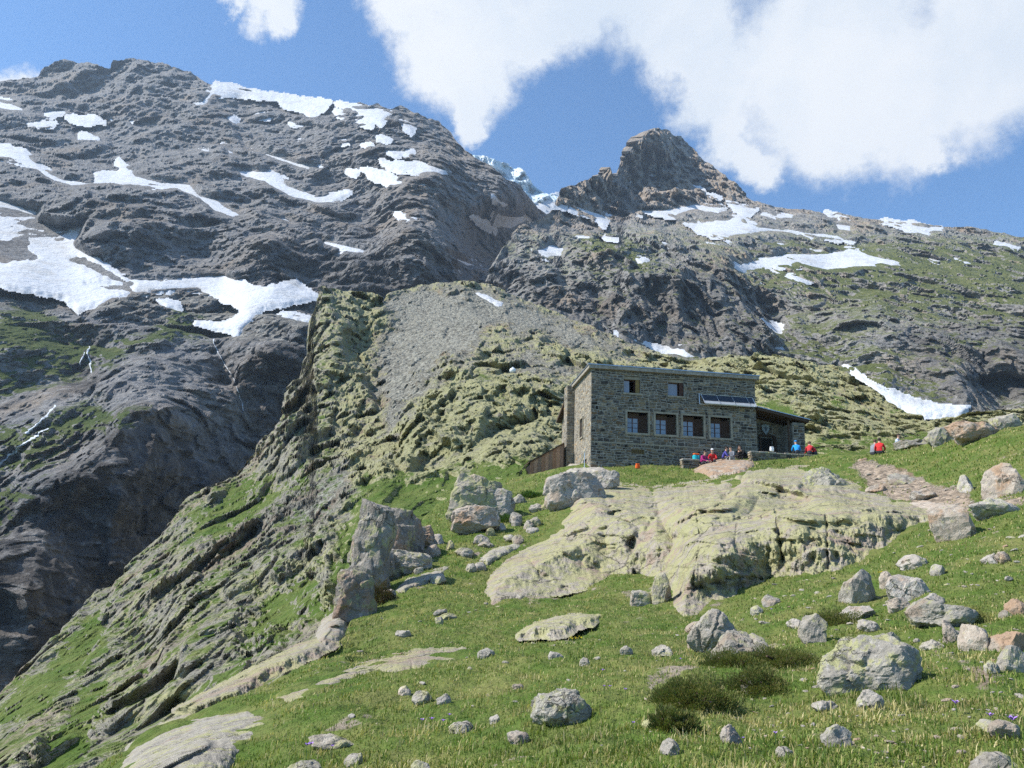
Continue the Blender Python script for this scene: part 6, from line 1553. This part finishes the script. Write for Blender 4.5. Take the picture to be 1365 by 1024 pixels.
def shrub(u, v, w, h, label, tone, n=2600, seed=0, ground=None, spiky=0.6, group=None):
    """low woody shrub: stems and many small leaves filling a lumpy dome"""
    g, _ = (ground or MEAD).where(u, v + h * .4); g = g[0]; d = np.linalg.norm(g - EYE)
    W, H = 1.2 * w / FOC * d / 2, 1.0 * h / FOC * d
    r = np.random.default_rng(seed + 900)
    root = empty('shrub', tuple(g), label=label, category='shrub')
    if group: root['group'] = group
    n = int(n * 2.2)
    q = r.normal(size=(n, 3)); q[:, 2] = np.abs(q[:, 2]); q /= np.linalg.norm(q, axis=1)[:, None]
    rad = r.uniform(.35, 1, n) ** .5 * (.8 + .5 * perlin(q * 2.2 + seed))
    c = q * rad[:, None] * np.array([W, W * .8, H]) + np.array([0, W * .4, 0])
    s = np.maximum(.011, .85 * d / 800) * r.uniform(.7, 1.5, n)
    up = q * .7 + np.array([0, 0, spiky]); up /= np.linalg.norm(up, axis=1)[:, None]
    sd = np.cross(up, r.normal(size=(n, 3))); sd /= np.linalg.norm(sd, axis=1)[:, None]
    V = np.stack([c - sd * (s * .4)[:, None], c + up * (s * .9)[:, None] - sd * (s * .1)[:, None], c + up * (s * 1.8)[:, None], c + sd * (s * .4)[:, None] + up * (s * .5)[:, None]], 1).reshape(-1, 3)
    F = np.arange(n * 4).reshape(n, 4)
    T = np.array(tone)[r.integers(len(tone), size=n)] * r.uniform(.7, 1.25, n)[:, None]
    link('foliage', mesh_np('foliage', V, F, M_BLADE, {'tint': np.repeat(T, 4, 0)}), root, kind='stuff')
    mb = MB()
    for k in range(7):
        a = k * .9 + seed
        mb.tube([(0, W * .4, -.05), (W * .3 * math.cos(a), W * .4 + W * .25 * math.sin(a), H * .3), (W * .55 * math.cos(a), W * .4 + W * .4 * math.sin(a), H * .45)], max(.006, W * .02), 5)
    mb.build('stems', M_DARKWOOD, root)
JUN = [(.085, .12, .03), (.12, .15, .04), (.15, .16, .05), (.2, .18, .07)]
shrub(1020, 925, 88, 34, 'dark green juniper cushion right of the small pale upright stone', JUN, 5200, 1)
shrub(930, 940, 110, 40, 'spreading dark juniper mat in the right foreground', JUN, 6500, 2)
shrub(900, 972, 60, 30, 'lower lobe of the spreading juniper mat', JUN, 3200, 3)
shrub(1055, 895, 110, 26, 'low heath strip between the split and the largest boulder', JUN, 5200, 4)
shrub(1120, 825, 70, 22, 'olive heath clump beside the low flat pale stone', JUN, 3000, 5)
shrub(985, 905, 80, 22, 'heath patch at the foot of the split boulder', JUN, 3600, 6)
shrub(505, 795, 42, 34, 'round reddish-brown leafless bush beside the crag', [(.1, .075, .045), (.07, .055, .035), (.08, .085, .03)], 2600, 7, spiky=.9)
shrub(680, 690, 56, 12, 'fresh green dwarf shrub in the hollow left of the slab', [(.06, .12, .02), (.05, .1, .02)], 1400, 8)
shrub(710, 660, 44, 12, 'green dwarf shrub mat beside the corner rocks', [(.06, .12, .02), (.05, .1, .02)], 1200, 9)
shrub(1300, 815, 40, 22, 'tuft of pale yellow-green dry sedge behind the tilted slab boulder', [(.3, .28, .1), (.2, .22, .06)], 1500, 10, spiky=1.6)

def flower(u, v, px, mat, label, name='flower', group=None):
    p, _ = MEAD.where(u, v); p = p[0]; d = np.linalg.norm(p - EYE); s = px / FOC * d / 2
    root = empty(name, tuple(p), random.uniform(0, 6), label=label, category='flower')
    if group: root['group'] = group
    st = .055 + s
    MB().tube([(0, 0, -.01), (.004, 0, st)], .003, 5).build('stem', M_STEM, root)
    mb = MB()
    for k in range(5):
        a = k * 2 * math.pi / 5; ca, sa = math.cos(a), math.sin(a)
        mb.add([(0, 0, st), (s * (.6 * ca - .35 * sa), s * (.6 * sa + .35 * ca), st + s * .5), (s * ca, s * sa, st + s * .75), (s * (.6 * ca + .35 * sa), s * (.6 * sa - .35 * ca), st + s * .5)], [(0, 1, 2, 3)])
    mb.build('petals', mat, root)
M_STEM = plain('flower_stem', (.06, .12, .03), .7); M_VIOLET = plain('violet_petal', (.36, .2, .62), .6, .2, .15); M_YELLOW = plain('yellow_petal', (.8, .62, .03), .6, .2, .1)
for k, (u, v, s, where) in enumerate([(1277, 960, 9, 'left one of the row by the flat grey stone'), (1322, 974, 8, 'middle one of the row by the flat grey stone'), (1352, 980, 11, 'right one of the row at the edge of the picture'), (1035, 1003, 6, 'alone near the bottom edge right of centre'), (948, 958, 5, 'in front of the juniper mat'),
        (562, 974, 6, 'leftmost of the cluster by the low grey stone'), (575, 974, 6, 'second of the cluster by the low grey stone'), (590, 974, 6, 'third of the cluster by the low grey stone'), (598, 960, 5, 'highest of the cluster by the low grey stone'), (804, 912, 5, 'up right of the centre boulder'), (814, 936, 5, 'right of the centre boulder'), (834, 936, 5, 'furthest right of the centre boulder'),
        (408, 1005, 7, 'in the tuft at the bottom left'), (413, 1003, 7, 'doubled in the tuft at the bottom left'), (441, 1000, 5, 'right of the tuft at the bottom left'), (1028, 818, 4, 'by the split boulder top'), (907, 902, 4, 'above the juniper mat'), (806, 934, 4, 'nearest the centre boulder'), (845, 983, 5, 'below the juniper mat'), (992, 1017, 4, 'at the bottom edge beside the white angular stone')]):
    flower(u, v, s * 1.1, M_VIOLET, 'small violet flower ' + where, group='violet flowers in the meadow')
for k in range(12):
    flower(765 + 1.0 * 9 * random.uniform(-1, 1), 852 + 4 * random.uniform(-1, 1), 3.2, M_YELLOW, 'tiny yellow flower of the patch below the flat rock', group='yellow flowers below the flat rock')
for k in range(6):
    flower(1172 + 8 * random.uniform(-1, 1), 766 + 4 * random.uniform(-1, 1), 3.2, M_YELLOW, 'tiny yellow flower between the boulders right of the slab', group='yellow flowers among the boulders')

# ------------------------------------------------------------------ mountain air
def haze():
    m = bpy.data.materials.new('mountain_air'); m.use_nodes = True
    t = NT(m.node_tree)
    vol = t.n('ShaderNodeVolumePrincipled', {'Color': (0.6, 0.78, 1.0), 'Density': 0.0001, 'Anisotropy': 0.2})
    out = t.n('ShaderNodeOutputMaterial'); t.t.links.new(vol.outputs[0], out.inputs['Volume'])
    MB().box(-2600, 2600, -80, 3200, -260, 1500).build('haze', m, kind='stuff', label='thin bluish mountain air over the whole valley')
haze()
